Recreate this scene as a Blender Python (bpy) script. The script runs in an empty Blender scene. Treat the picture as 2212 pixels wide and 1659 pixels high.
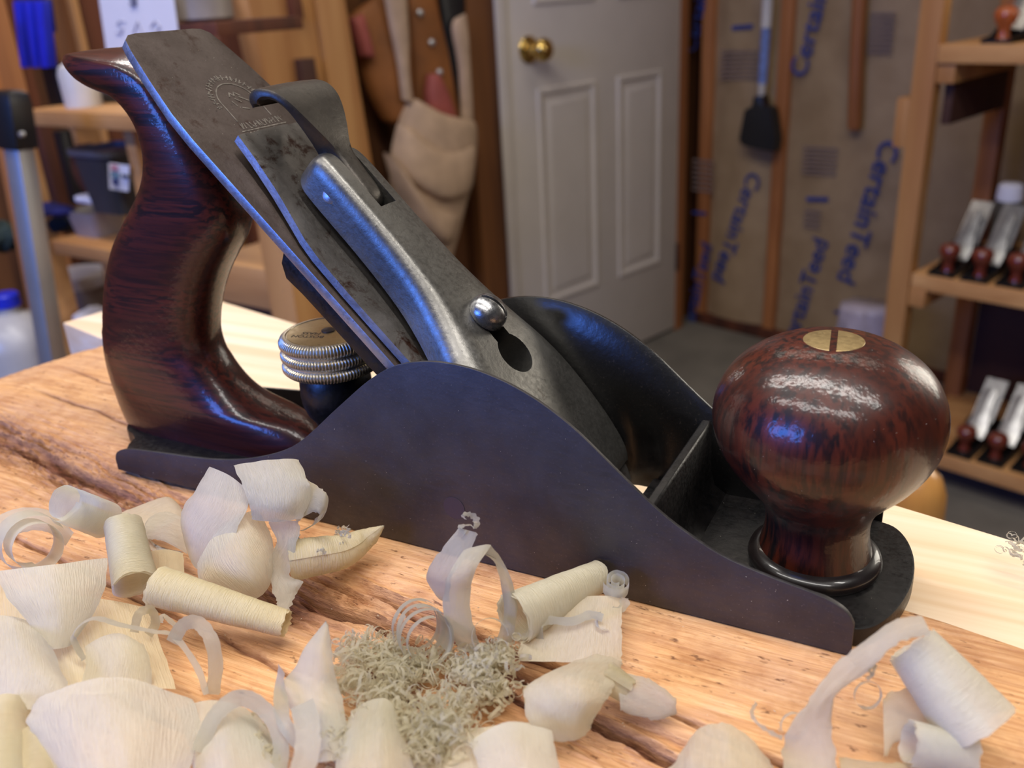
import bpy, bmesh, math, random
import numpy as np
from mathutils import Vector, Matrix, Euler

# ------------------------------------------------------------------ camera, world, lights
SC = bpy.context.scene
COL = SC.collection
MM = 0.001
PI = math.pi
F_PX, PITCH, ROLL, YAW = 1958.63, 0.4094, -0.0591, -0.4952      # 2212 px wide frame
CAM = np.array([0.256475, -0.182586, 0.146492])
_f0 = np.array([math.sin(YAW), math.cos(YAW), 0.0]); _r0 = np.array([math.cos(YAW), -math.sin(YAW), 0.0]); _u0 = np.array([0, 0, 1.0])
FWD = math.cos(PITCH)*_f0 - math.sin(PITCH)*_u0
_up = math.cos(PITCH)*_u0 + math.sin(PITCH)*_f0
RGT = math.cos(ROLL)*_r0 + math.sin(ROLL)*_up
UPV = -math.sin(ROLL)*_r0 + math.cos(ROLL)*_up
cd = bpy.data.cameras.new('camera'); cam = bpy.data.objects.new('camera', cd); COL.objects.link(cam)
cam.matrix_world = Matrix(((RGT[0], UPV[0], -FWD[0], CAM[0]), (RGT[1], UPV[1], -FWD[1], CAM[1]), (RGT[2], UPV[2], -FWD[2], CAM[2]), (0, 0, 0, 1)))
cd.sensor_width = 36.0; cd.lens = 36.0*F_PX/2212.0
cd.clip_start = 0.01; cd.clip_end = 60
cd.dof.use_dof = True; cd.dof.focus_distance = 0.245; cd.dof.aperture_fstop = cd.lens/2.2
SC.camera = cam
SC.view_settings.view_transform = 'Standard'; SC.view_settings.look = 'None'
SC.view_settings.gamma = 1.0; SC.view_settings.use_curve_mapping = False
SC.view_settings.exposure = 0.0

w = bpy.data.worlds.new('World'); SC.world = w; w.use_nodes = True
w.node_tree.nodes['Background'].inputs[0].default_value = (0.62, 0.58, 0.56, 1)
w.node_tree.nodes['Background'].inputs[1].default_value = 0.07

def area(name, loc, target, sx, sy, power, col, roll=0.0):
    L = bpy.data.lights.new(name, 'AREA'); L.shape = 'RECTANGLE'; L.size = sx; L.size_y = sy
    L.energy = power; L.color = col
    o = bpy.data.objects.new(name, L); COL.objects.link(o)
    o.location = loc
    z = (Vector(loc)-Vector(target)).normalized()
    xh = Vector((math.cos(roll), math.sin(roll), 0))
    y = z.cross(xh).normalized(); xx = y.cross(z).normalized()
    o.matrix_world = Matrix(((xx.x, y.x, z.x, loc[0]), (xx.y, y.y, z.y, loc[1]), (xx.z, y.z, z.z, loc[2]), (0, 0, 0, 1)))
    return o
# shop fluorescents on the ceiling (two parallel rows), a strip further into the room, daylight from the window behind the bench
area('tube_light', (0.15, 0.05, 1.50), (0.15, 0.05, 0), 2.4, 0.16, 33, (1.0, 0.96, 0.90), math.radians(-10))
area('tube_light', (0.05, -0.80, 1.50), (0.05, -0.80, 0), 2.4, 0.16, 26, (1.0, 0.96, 0.92), math.radians(-10))
area('tube_light', (-0.35, 1.55, 1.50), (-0.35, 1.55, 0), 2.4, 0.16, 7, (1.0, 0.88, 0.74), math.radians(-10))
area('window_light', (-0.85, -1.75, 0.62), (0.1, 0.0, 0.0), 1.05, 0.58, 36, (0.08, 0.24, 1.0), 0)
area('window_light', (1.05, 1.65, 0.42), (0.2, 0.0, 0.05), 0.5, 0.85, 8, (1.0, 0.93, 0.80), 0)
area('window_light', (-1.25, 1.05, 0.32), (0.2, 0.0, 0.05), 0.35, 0.5, 3, (1.0, 0.93, 0.85), 0)

# ------------------------------------------------------------------ pixel -> place helpers (frame 2212 x 1659, mm)
CMM = CAM*1000.0
def ray(u, v): return FWD + RGT*(u-1106.0)/F_PX - UPV*(v-829.5)/F_PX
def hit(u, v, n, d):
    r = ray(u, v); n = np.asarray(n, float); t = (d - n@CMM)/(n@r); return CMM + t*r
def onZ(u, v, z): return hit(u, v, (0, 0, 1), z)
def onY(u, v, y): return hit(u, v, (0, 1, 0), y)
_a = math.radians(19.0)
E1 = np.array([math.sin(_a), math.cos(_a), 0.0]); E2 = np.array([math.cos(_a), -math.sin(_a), 0.0])   # room axes: p = away, q = right
def PQ(p, q, z): return E1*p + E2*q + np.array([0, 0, z])
def onP(u, v, p): return hit(u, v, E1, p)
def onQ(u, v, q): return hit(u, v, E2, q)
FLOOR = -950.0

# ------------------------------------------------------------------ numpy noise
def _hash(i, j, s):
    n = (i*374761393 + j*668265263 + s*1442695041) & 0x7fffffff
    n = ((n ^ (n >> 13))*1274126177) & 0x7fffffff
    return ((n ^ (n >> 16)) & 0xffff)/65535.0
def vnoise(x, y, s=0):
    x = np.asarray(x, float); y = np.asarray(y, float)
    i = np.floor(x).astype(np.int64); j = np.floor(y).astype(np.int64); fx = x-i; fy = y-j
    fx = fx*fx*(3-2*fx); fy = fy*fy*(3-2*fy)
    a = _hash(i, j, s); b = _hash(i+1, j, s); c = _hash(i, j+1, s); d = _hash(i+1, j+1, s)
    return (a*(1-fx)+b*fx)*(1-fy) + (c*(1-fx)+d*fx)*fy
def fbm(x, y, s=0, o=4):
    t = 0; a = 0.5; k = 1.0
    for q in range(o):
        t = t + a*vnoise(np.asarray(x)*k, np.asarray(y)*k, s+q*17); a *= 0.5; k *= 2.03
    return t

# ------------------------------------------------------------------ mesh helpers (all coordinates in mm)
class MB:
    def __init__(self): self.v = []; self.f = []
    def add(self, vs, fs):
        o = len(self.v); self.v += [tuple(float(c) for c in p) for p in vs]; self.f += [tuple(i+o for i in q) for q in fs]; return self
    def box(self, c, s, R=None):
        sx, sy, sz = (k/2 for k in s)
        P = [Vector((x, y, z)) for x in (-sx, sx) for y in (-sy, sy) for z in (-sz, sz)]
        if R is not None: P = [R @ p for p in P]
        P = [p+Vector(c) for p in P]
        return self.add(P, [(0, 1, 3, 2), (4, 6, 7, 5), (0, 4, 5, 1), (2, 3, 7, 6), (0, 2, 6, 4), (1, 5, 7, 3)])
    def loft(self, secs, cap=True, closed=True):
        n = len(secs[0]); vs = [p for s in secs for p in s]; fs = []
        for i in range(len(secs)-1):
            for j in range(n if closed else n-1):
                k = (j+1) % n; fs.append((i*n+j, i*n+k, (i+1)*n+k, (i+1)*n+j))
        if cap: fs.append(tuple(range(n-1, -1, -1))); fs.append(tuple((len(secs)-1)*n+j for j in range(n)))
        return self.add(vs, fs)
    def lathe(self, prof, c=(0, 0, 0), n=48, M=None, rad=None):
        secs = []
        for (r, z) in prof:
            ring = []
            for j in range(n):
                a = 2*PI*j/n; rr = r if rad is None else rad(r, z, a)
                p = Vector((rr*math.cos(a), rr*math.sin(a), z))
                if M is not None: p = M @ p
                ring.append((p.x+c[0], p.y+c[1], p.z+c[2]))
            secs.append(ring)
        return self.loft(secs)
    def prism(self, poly, a, b):                   # polygon of 3-D points at offset a, extruded to offset b (vectors)
        n = len(poly); A = [tuple(np.array(p)+np.array(a)) for p in poly]; B = [tuple(np.array(p)+np.array(b)) for p in poly]
        return self.add(A+B, [tuple(range(n-1, -1, -1)), tuple(range(n, 2*n))]+[(i, (i+1) % n, n+(i+1) % n, n+i) for i in range(n)])
    def tube(self, pts, r, n=10, cap=True):
        P = [Vector(p) for p in pts]; secs = []; up = None
        for i, p in enumerate(P):
            t = (P[min(i+1, len(P)-1)]-P[max(i-1, 0)]).normalized()
            if up is None: up = t.orthogonal().normalized()
            up = (up - t*up.dot(t)).normalized(); s = t.cross(up)
            rr = r[i] if isinstance(r, (list, tuple)) else r
            secs.append([tuple(p + up*rr*math.cos(2*PI*j/n) + s*rr*math.sin(2*PI*j/n)) for j in range(n)])
        return self.loft(secs, cap)
    def build(self, name, mat, parent=None, smooth=35, bevel=0, seg=2, subdiv=0, recalc=True):
        me = bpy.data.meshes.new(name)
        me.from_pydata([(x*MM, y*MM, z*MM) for x, y, z in self.v], [], self.f)
        bm = bmesh.new(); bm.from_mesh(me)
        if recalc: bmesh.ops.recalc_face_normals(bm, faces=bm.faces)
        if bevel:
            es = [e for e in bm.edges if len(e.link_faces) == 2 and e.calc_face_angle(0) > math.radians(40)]
            bmesh.ops.bevel(bm, geom=es, offset=bevel*MM, segments=seg, affect='EDGES', profile=0.6, clamp_overlap=True)
        bm.to_mesh(me); bm.free()
        return finish(name, me, mat, parent, smooth, subdiv)
def finish(name, me, mat, parent=None, smooth=35, subdiv=0):
    if smooth:
        me.shade_smooth()
        if smooth < 180: me.set_sharp_from_angle(angle=math.radians(smooth))
    o = bpy.data.objects.new(name, me); COL.objects.link(o)
    if mat: me.materials.append(mat)
    if subdiv:
        m = o.modifiers.new('s', 'SUBSURF'); m.levels = subdiv; m.render_levels = subdiv
    if parent is not None:
        o.parent = parent; p = parent; off = Vector((0, 0, 0))
        while p is not None: off += p.location; p = p.parent
        o.location = -off
    return o
def empty(name, loc, label, cat, group=None):
    o = bpy.data.objects.new(name, None); COL.objects.link(o); o.location = [c*MM for c in loc]; o.empty_display_size = 0.01
    return tag(o, label, cat, group)
def tag(o, label=None, cat=None, group=None, kind=None):
    if label: o['label'] = label
    if cat: o['category'] = cat
    if group: o['group'] = group
    if kind: o['kind'] = kind
    return o
def struct(o): o['kind'] = 'structure'; return o
def boolean_cut(o, cutters):
    for c in cutters:
        m = o.modifiers.new('b', 'BOOLEAN'); m.operation = 'DIFFERENCE'; m.object = c; m.solver = 'EXACT'
    dg = bpy.context.evaluated_depsgraph_get(); dg.update()
    me = bpy.data.meshes.new_from_object(o.evaluated_get(dg)); o.modifiers.clear(); o.data = me
    for c in cutters: bpy.data.objects.remove(c)
    me.shade_smooth(); me.set_sharp_from_angle(angle=math.radians(35))
    return o
def crom(P, sub=6, closed=False):
    P = [np.array(p, float) for p in P]; n = len(P); out = []
    rng = range(n if closed else n-1)
    for i in rng:
        if closed: a, b, c, d = P[i-1], P[i], P[(i+1) % n], P[(i+2) % n]
        else: a, b, c, d = P[max(i-1, 0)], P[i], P[i+1], P[min(i+2, n-1)]
        for k in range(sub):
            t = k/sub
            out.append(0.5*((2*b)+(c-a)*t+(2*a-5*b+4*c-d)*t*t+(3*b-a-3*c+d)*t**3))
    if not closed: out.append(P[-1])
    return out

def text_mesh(name, body, size, M, mat, parent, ext=0.0, spacing=1.0, bold=0.0):
    cu = bpy.data.curves.new(name, 'FONT'); cu.body = body; cu.size = size*MM; cu.align_x = 'CENTER'; cu.align_y = 'CENTER'; cu.extrude = ext*MM; cu.offset = bold*MM; cu.space_character = spacing
    tmp = bpy.data.objects.new(name, cu); COL.objects.link(tmp)
    dg = bpy.context.evaluated_depsgraph_get(); dg.update()
    me = bpy.data.meshes.new_from_object(tmp.evaluated_get(dg)); bpy.data.objects.remove(tmp); me.materials.clear()
    me.transform(M); me.name = name
    return finish(name, me, mat, parent, 0)

# ------------------------------------------------------------------ materials
def srgb(r, g, b):
    f = lambda c: ((c/255+0.055)/1.055)**2.4 if c/255 > 0.04045 else c/255/12.92
    return (f(r), f(g), f(b), 1)
class NT:
    def __init__(self, name):
        self.m = bpy.data.materials.new(name); self.m.use_nodes = True; self.t = self.m.node_tree; self.n = self.t.nodes
        self.p = self.n['Principled BSDF']; self.out = self.n['Material Output']; self._c = None
    def new(self, k, **kw):
        n = self.n.new(k)
        for a, b in kw.items(): setattr(n, a, b)
        return n
    def link(self, a, b): self.t.links.new(a, b)
    def coord(self, scale=(1, 1, 1), rotz=0, rot=None):
        tc = self.new('ShaderNodeTexCoord'); mp = self.new('ShaderNodeMapping')
        mp.inputs['Scale'].default_value = scale; mp.inputs['Rotation'].default_value = rot or (0, 0, rotz)
        self.link(tc.outputs['Object'], mp.inputs['Vector']); return mp.outputs['Vector']
    def noise(self, vec, scale, detail=4, rough=0.55, dist=0):
        n = self.new('ShaderNodeTexNoise'); n.inputs['Scale'].default_value = scale; n.inputs['Detail'].default_value = detail
        n.inputs['Roughness'].default_value = rough; n.inputs['Distortion'].default_value = dist
        if vec is not None: self.link(vec, n.inputs['Vector'])
        return n.outputs['Fac']
    def ramp(self, fac, stops, interp='LINEAR'):
        r = self.new('ShaderNodeValToRGB'); cr = r.color_ramp; cr.interpolation = interp
        while len(cr.elements) < len(stops): cr.elements.new(0.5)
        for e, (p, c) in zip(cr.elements, stops):
            e.position = p; e.color = c if len(c) == 4 else (*c, 1)
        self.link(fac, r.inputs['Fac']); return r.outputs['Color']
    def mix(self, fac, a, b, mode='MIX'):
        m = self.new('ShaderNodeMix', data_type='RGBA', blend_type=mode)
        for s, v in ((0, fac), (6, a), (7, b)):
            if isinstance(v, (int, float)): m.inputs[s].default_value = v
            elif isinstance(v, tuple): m.inputs[s].default_value = v if len(v) == 4 else (*v, 1)
            else: self.link(v, m.inputs[s])
        return m.outputs[2]
    def math(self, op, a, b=0.0):
        m = self.new('ShaderNodeMath', operation=op)
        for i, v in enumerate((a, b)):
            if isinstance(v, (int, float)): m.inputs[i].default_value = v
            else: self.link(v, m.inputs[i])
        return m.outputs[0]
    def bump(self, h, strength=0.5, dist=0.001, nrm=None):
        b = self.new('ShaderNodeBump'); b.inputs['Strength'].default_value = strength; b.inputs['Distance'].default_value = dist
        self.link(h, b.inputs['Height'])
        if nrm is not None: self.link(nrm, b.inputs['Normal'])
        return b.outputs['Normal']
    def set(self, **kw):
        names = dict(base='Base Color', rough='Roughness', metal='Metallic', coat='Coat Weight', coatr='Coat Roughness', normal='Normal', alpha='Alpha', trans='Transmission Weight', ior='IOR', spec='Specular IOR Level', sss='Subsurface Weight', sheen='Sheen Weight', cnormal='Coat Normal')
        for k, v in kw.items():
            s = self.p.inputs[names[k]]
            if isinstance(v, (int, float)): s.default_value = v
            elif isinstance(v, tuple): s.default_value = v if len(v) == 4 else (*v, 1)
            else: self.link(v, s)
        return self
def plain(name, col, rough=0.6, metal=0.0, var=0.12, scale=20, coat=0.0, bump=0.0, stretch=(1, 1, 1)):
    t = NT(name); v = t.coord(stretch); n = t.noise(v, scale, 4)
    lo = tuple(c*(1-var) for c in col[:3]); hi = tuple(min(1, c*(1+var)) for c in col[:3])
    t.set(base=t.ramp(n, [(0.3, lo), (0.7, hi)]), rough=rough, metal=metal, coat=coat)
    if bump: t.set(normal=t.bump(n, bump, 0.002))
    return t.m
def wood(name, light, dark, scale=30, axis=2, rough=0.55, rotz=0, contrast=(0.35, 0.68), knots=False, coat=0):
    t = NT(name); s = [1.0, 1.0, 1.0]; s[axis] = 0.07
    v = t.coord(tuple(s), rotz); n = t.noise(v, scale, 5, 0.6, 0.6); f = t.noise(v, scale*7, 3, 0.6)
    c = t.ramp(n, [(contrast[0], dark), (contrast[1], light)])
    c = t.mix(t.math('MULTIPLY', f, 0.35), c, dark)
    t.set(base=c, rough=rough, coat=coat, normal=t.bump(f, 0.15, 0.002)); return t.m
MT = {}
# worn machined iron of the cheeks, japanned castings, blade steel, lever cap, brass, rosewood
def m_cheek():
    t = NT('worn_cheek_iron'); v = t.coord(); n = t.noise(v, 60, 5); g = t.noise(v, 1400, 3); st = t.noise(t.coord((1, 1, 3)), 260, 3)
    c = t.ramp(n, [(0.3, (0.062, 0.056, 0.056)), (0.7, (0.092, 0.086, 0.088))])
    c = t.mix(t.ramp(g, [(0.60, (0, 0, 0)), (0.75, (0.4, 0.4, 0.4))]), c, (0.19, 0.175, 0.18))
    t.set(base=c, metal=0.75, rough=t.ramp(st, [(0.3, (0.40,)*3), (0.7, (0.56,)*3)]), normal=t.bump(g, 0.10, 0.0004)); return t.m
def m_japan():
    t = NT('black_japanning'); v = t.coord(); n = t.noise(v, 220, 4); g = t.noise(v, 900, 2)
    c = t.ramp(n, [(0.35, (0.0035, 0.0032, 0.0035)), (0.75, (0.012, 0.010, 0.010))])
    t.set(base=c, rough=t.ramp(g, [(0.3, (0.30,)*3), (0.7, (0.48,)*3)]), spec=0.45, normal=t.bump(n, 0.22, 0.0008)); return t.m
def m_steel(name, c1, c2, rust, amt, rough, metal=0.8, ns=90):
    t = NT(name); v = t.coord(); n = t.noise(v, ns, 5, 0.6); g = t.noise(v, 700, 4, 0.65); r = t.noise(v, 130, 6, 0.7, 0.4)
    c = t.ramp(n, [(0.3, c1), (0.7, c2)])
    c = t.mix(t.ramp(r, [(amt, (0, 0, 0)), (amt+0.12, (1, 1, 1))]), c, rust)
    c = t.mix(t.ramp(g, [(0.64, (0, 0, 0)), (0.72, (0.6,)*3)]), c, tuple(k*0.35 for k in rust))
    t.set(base=c, metal=metal, rough=t.ramp(g, [(0.3, (rough-0.07,)*3), (0.7, (rough+0.09,)*3)]), normal=t.bump(g, 0.16, 0.0005)); return t.m
def m_rosewood(axis, light=(0.085, 0.014, 0.008), dark=(0.007, 0.003, 0.004)):
    t = NT('rosewood'); s = [1.0, 1.0, 1.0]; s[axis] = 0.035 if axis == 2 else 0.05
    v = t.coord(tuple(s)); n = t.noise(v, 520 if axis == 2 else 640, 4, 0.6, 0.15 if axis == 2 else 0.5); big = t.noise(t.coord(tuple(s)), 70, 3); d = t.noise(t.coord(), 420, 3); sc = t.noise(t.coord((1, 1, 0.35), rot=(0.5, 0.3, 0.2)), 900, 2)
    c = t.ramp(n, [(0.40, dark), (0.56, light)])
    c = t.mix(t.ramp(big, [(0.38, (0,)*3), (0.62, (0.8,)*3)]), c, tuple(k*0.40 for k in light))
    t.set(base=c, rough=0.40, spec=0.30, coat=0.55, coatr=0.13, normal=t.bump(n, 0.10, 0.0005), cnormal=t.bump(sc, 0.20, 0.0004, t.bump(d, 0.22, 0.0007))); return t.m
MT['cheek'] = m_cheek(); MT['japan'] = m_japan()
def m_gloss():
    t = NT('glossy_black_japanning'); v = t.coord(); n = t.noise(v, 320, 4); g = t.noise(v, 1300, 3)
    c = t.mix(t.ramp(g, [(0.62, (0,)*3), (0.72, (0.5,)*3)]), (0.004, 0.0038, 0.0042), (0.05, 0.04, 0.035))
    t.set(base=c, rough=0.30, spec=0.75, coat=0.5, coatr=0.28, normal=t.bump(n, 0.25, 0.0006)); return t.m
MT['gloss'] = m_gloss()
MT['iron'] = m_steel('blade_steel', (0.056, 0.040, 0.034), (0.092, 0.070, 0.062), (0.040, 0.020, 0.014), 0.56, 0.50, 0.65)
MT['edge'] = m_steel('bright_edge_steel', (0.30, 0.30, 0.33), (0.50, 0.50, 0.54), (0.16, 0.14, 0.15), 0.60, 0.40, 0.9)
MT['cap'] = m_steel('chip_breaker_steel', (0.105, 0.095, 0.088), (0.18, 0.168, 0.16), (0.040, 0.016, 0.010), 0.54, 0.42, 0.75)
MT['lever'] = m_steel('lever_cap_steel', (0.125, 0.12, 0.11), (0.21, 0.203, 0.19), (0.075, 0.060, 0.050), 0.64, 0.38, 0.88, 50)
MT['cam'] = m_steel('cam_lever_steel', (0.060, 0.053, 0.047), (0.090, 0.080, 0.070), (0.045, 0.034, 0.03), 0.66, 0.42, 0.75)
MT['screw'] = m_steel('screw_steel', (0.25, 0.25, 0.25), (0.36, 0.36, 0.37), (0.15, 0.12, 0.11), 0.80, 0.28, 0.95)
MT['brass'] = m_steel('aged_brass', (0.46, 0.33, 0.15), (0.58, 0.43, 0.20), (0.26, 0.18, 0.09), 0.76, 0.38, 0.85)
MT['nickel'] = m_steel('worn_nickel_brass', (0.60, 0.52, 0.38), (0.74, 0.66, 0.50), (0.40, 0.30, 0.17), 0.74, 0.34, 0.9)
MT['rose'] = m_rosewood(0); MT['knob'] = m_rosewood(2, (0.078, 0.0135, 0.006), (0.007, 0.003, 0.0035))
MT['bead'] = plain('dark_bead_wood', (0.012, 0.008, 0.008), 0.32, 0, 0.4, 200, 0.5)
MT['ink'] = plain('dark_ink', (0.03, 0.025, 0.02), 0.7)
MT['tarnish'] = plain('tarnished_stamp', (0.24, 0.22, 0.20), 0.42, 0.85, 0.5, 900)
def m_slab():
    t = NT('weathered_slab_wood'); rz = math.radians(10.5)
    vf = t.coord((0.045, 1, 1), rz); vm = t.coord((0.10, 1, 1), rz); vi = t.coord((1, 1, 1), rz)
    fine = t.noise(vf, 900, 5, 0.65, 0.3); mid = t.noise(vm, 160, 5, 0.6, 0.8); blot = t.noise(vi, 28, 4, 0.6); pit = t.noise(t.coord((0.35, 1, 1), rz), 700, 3, 0.6)
    c = t.ramp(fine, [(0.28, srgb(172, 118, 74)), (0.50, srgb(210, 158, 108)), (0.72, srgb(230, 184, 136))])
    c = t.mix(t.ramp(mid, [(0.28, (0.6,)*3), (0.52, (0,)*3)]), c, srgb(166, 112, 76))
    c = t.mix(t.ramp(blot, [(0.45, (0,)*3), (0.72, (0.6,)*3)]), c, srgb(190, 150, 122))
    c = t.mix(t.ramp(t.noise(vi, 60, 5, 0.65), [(0.50, (0,)*3), (0.70, (0.55,)*3)]), c, srgb(150, 92, 52))
    c = t.mix(t.ramp(pit, [(0.62, (0,)*3), (0.72, (0.85,)*3)]), c, srgb(92, 52, 30))
    at = t.new('ShaderNodeAttribute', attribute_name='bark')
    bark = t.ramp(fine, [(0.3, srgb(58, 30, 20)), (0.55, srgb(112, 66, 46)), (0.75, srgb(150, 104, 84))])
    c = t.mix(at.outputs['Fac'], c, bark)
    h = t.math('ADD', t.math('MULTIPLY', fine, 0.6), t.math('MULTIPLY', pit, -0.5))
    t.set(base=c, rough=0.62, spec=0.35, normal=t.bump(h, 0.75, 0.0010)); return t.m
def m_pine():
    t = NT('planed_pine'); rz = math.radians(14); v = t.coord((0.03, 1, 1), rz)
    n = t.noise(v, 130, 3, 0.5, 0.5); f = t.noise(t.coord((0.08, 1, 1), rz), 1200, 2)
    c = t.ramp(n, [(0.34, srgb(230, 198, 160)), (0.52, srgb(240, 214, 182)), (0.70, srgb(245, 224, 198))])
    c = t.mix(t.math('MULTIPLY', f, 0.12), c, srgb(226, 180, 134))
    t.set(base=c, rough=0.5, normal=t.bump(f, 0.08, 0.0004)); return t.m
MT['slab'] = m_slab(); MT['pine'] = m_pine()
def m_shaving(name, c1, c2, tr=0.42):
    t = NT(name); uv = t.new('ShaderNodeUVMap'); mp = t.new('ShaderNodeMapping'); mp.inputs['Scale'].default_value = (1.2, 34, 1)
    t.link(uv.outputs[0], mp.inputs['Vector'])
    f = t.noise(mp.outputs['Vector'], 3.0, 3, 0.6); b = t.noise(t.coord(), 120, 3)
    c = t.mix(t.ramp(b, [(0.3, (0,)*3), (0.7, (0.8,)*3)]), t.ramp(f, [(0.3, c1), (0.7, c2)]), c2)
    t.set(base=c, rough=0.42, spec=0.35, normal=t.bump(f, 0.8, 0.0006))
    tl = t.new('ShaderNodeBsdfTranslucent'); t.link(c, tl.inputs['Color'])
    mx = t.new('ShaderNodeMixShader'); mx.inputs[0].default_value = tr
    t.link(t.p.outputs[0], mx.inputs[1]); t.link(tl.outputs[0], mx.inputs[2])
    m2 = t.new('ShaderNodeMixShader'); m2.inputs[0].default_value = 0.13; tp = t.new('ShaderNodeBsdfTransparent')
    t.link(mx.outputs[0], m2.inputs[1]); t.link(tp.outputs[0], m2.inputs[2]); t.link(m2.outputs[0], t.out.inputs['Surface']); return t.m
MT['shav'] = m_shaving('pine_shaving', srgb(226, 216, 186), srgb(240, 233, 210), 0.5)
MT['shavw'] = m_shaving('pale_shaving', srgb(230, 225, 206), srgb(243, 239, 224), 0.5)
MT['fluff'] = m_shaving('fine_curl_shaving', srgb(252, 240, 204), srgb(253, 245, 220), 0.5)
MT['shavy'] = m_shaving('cream_shaving', srgb(226, 210, 168), srgb(239, 227, 192), 0.45)

# ------------------------------------------------------------------ the workshop behind the bench (p = away, q = right, mm)
MT['osb'] = wood('brown_sheathing', srgb(146, 92, 44), srgb(66, 34, 16), 9, 2, 0.7)
MT['stud'] = wood('pale_stud', srgb(196, 146, 88), srgb(160, 106, 56), 14, 2, 0.6)
MT['studh'] = wood('pale_board', srgb(214, 164, 106), srgb(180, 126, 74), 14, 0, 0.6, -math.radians(19))
MT['studo'] = wood('orange_stud', srgb(190, 124, 70), srgb(138, 82, 42), 14, 2, 0.6)
MT['cedar'] = wood('red_brown_board', srgb(122, 64, 34), srgb(60, 28, 15), 12, 2, 0.7)
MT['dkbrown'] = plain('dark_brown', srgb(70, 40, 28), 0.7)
MT['white'] = plain('white_door_paint', srgb(204, 194, 184), 0.45, 0, 0.04, 8)
MT['black'] = plain('black_plastic', (0.008, 0.008, 0.010), 0.4)
MT['conc'] = plain('grey_concrete', srgb(112, 106, 96), 0.85, 0, 0.22, 6, 0, 0.2)
def m_kraft():
    t = NT('kraft_paper'); v = t.coord(); n = t.noise(v, 9, 4); f = t.noise(v, 60, 3)
    t.set(base=t.ramp(n, [(0.3, srgb(142, 116, 84)), (0.7, srgb(164, 138, 104))]), rough=0.6, normal=t.bump(f, 0.25, 0.004)); return t.m
MT['kraft'] = m_kraft(); MT['blueink'] = plain('blue_print', srgb(40, 58, 122), 0.6, 0, 0.15, 30); MT['faintink'] = plain('faint_print', srgb(128, 108, 98), 0.6)
MT['canvas'] = plain('canvas', srgb(176, 148, 122), 0.9, 0, 0.14, 24, 0, 0.2); MT['leather'] = plain('brown_leather', srgb(138, 84, 40), 0.6, 0, 0.25, 12)
MT['pinkcl'] = plain('dusty_red', srgb(150, 74, 66), 0.7); MT['blue'] = plain('bright_blue_plastic', srgb(28, 42, 190), 0.4)
MT['alu'] = plain('brushed_aluminium', (0.55, 0.56, 0.58), 0.38, 0.85, 0.06); MT['paper'] = plain('white_paper', srgb(226, 222, 226), 0.8, 0, 0.02)
MT['bin'] = plain('dark_grey_bin', srgb(58, 58, 60), 0.5); MT['clearbin'] = plain('milky_plastic', srgb(150, 140, 134), 0.4); MT['bucket'] = plain('white_bucket', srgb(196, 190, 184), 0.45)
MT['honey'] = wood('honey_wood', srgb(206, 150, 82), srgb(178, 122, 62), 20, 2, 0.35, 0, (0.35, 0.68), False, 0.6)
MT['doorbrass'] = plain('polished_brass', (0.72, 0.50, 0.16), 0.18, 1.0, 0.05)
RZ = Matrix.Rotation(-_a, 3, 'Z')                  # local x -> q, local y -> p
def rbox(mb, p0, p1, q0, q1, z0, z1):
    c = PQ((p0+p1)/2, (q0+q1)/2, (z0+z1)/2); return mb.box(c, (abs(q1-q0), abs(p1-p0), abs(z1-z0)), RZ)
def rb(name, mat, p0, p1, q0, q1, z0, z1, parent=None, bevel=1.5): return rbox(MB(), p0, p1, q0, q1, z0, z1).build(name, mat, parent, 30, bevel)
QA, PB = -1451.0, 2420.0
struct(rb('floor', MT['conc'], -2500, 3000, -2000, 2600, FLOOR-40, FLOOR, None, 0))
wall_a = struct(rb('wall_left', MT['osb'], -700, PB+60, QA-160, QA-60, FLOOR, 1500, None, 0))
wall_b = struct(rb('wall_back', MT['cedar'], PB+70, PB+150, QA-160, 2200, FLOOR, 1500, None, 0))
# back wall: studs with paper faced insulation between them, sole plate
for q in (-1432, -1165, -759, -353, 53, 459): rb('stud', MT['studo'], PB-14, PB+70, q-19, q+19, FLOOR+38, 1500, wall_b)
rb('sole_plate', MT['cedar'], PB-16, PB+70, QA, 2200, FLOOR, FLOOR+38, wall_b)
def batt(q0, q1):
    n, m = 14, 60; P = []
    for i in range(m+1):
        z = FLOOR+38+(1500-FLOOR-38)*i/m
        P.append([PQ(PB+8-22*math.sin(PI*j/n)+10*(fbm(np.array([j*0.5+q0]), np.array([i*0.35]), 8)[0]-0.5), q0+(q1-q0)*j/n, z) for j in range(n+1)])
    vs = [tuple(p) for r in P for p in r]; k = n+1
    fs = [(i*k+j, i*k+j+1, (i+1)*k+j+1, (i+1)*k+j) for i in range(m) for j in range(n)]
    return MB().add(vs, fs).build('insulation_batt', MT['kraft'], wall_b, 180)
B1 = batt(-1413, -1184); B2 = batt(-1146, -778); B3 = batt(-740, -372); B4 = batt(-334, 34)
def wtext(body, a, b, size, parent, mat, flip=False):
    A = onP(*a, PB-18); B = onP(*b, PB-18); A2 = np.array([A@E2, A[2]]); B2_ = np.array([B@E2, B[2]])
    d = (B2_-A2); d /= np.hypot(*d); up = np.array([-d[1], d[0]])
    x = E2*d[0]+np.array([0, 0, d[1]]); y = E2*up[0]+np.array([0, 0, up[1]]); zz = -E1; c = (A+B)/2
    M = Matrix(((x[0], y[0], zz[0], c[0]*MM), (x[1], y[1], zz[1], c[1]*MM), (x[2], y[2], zz[2], c[2]*MM), (0, 0, 0, 1)))
    return text_mesh('printed_lettering', body, size, M, mat, parent, 0.4, 1.03, size*0.012)
BT = dict(mat=MT['blueink'])
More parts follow.
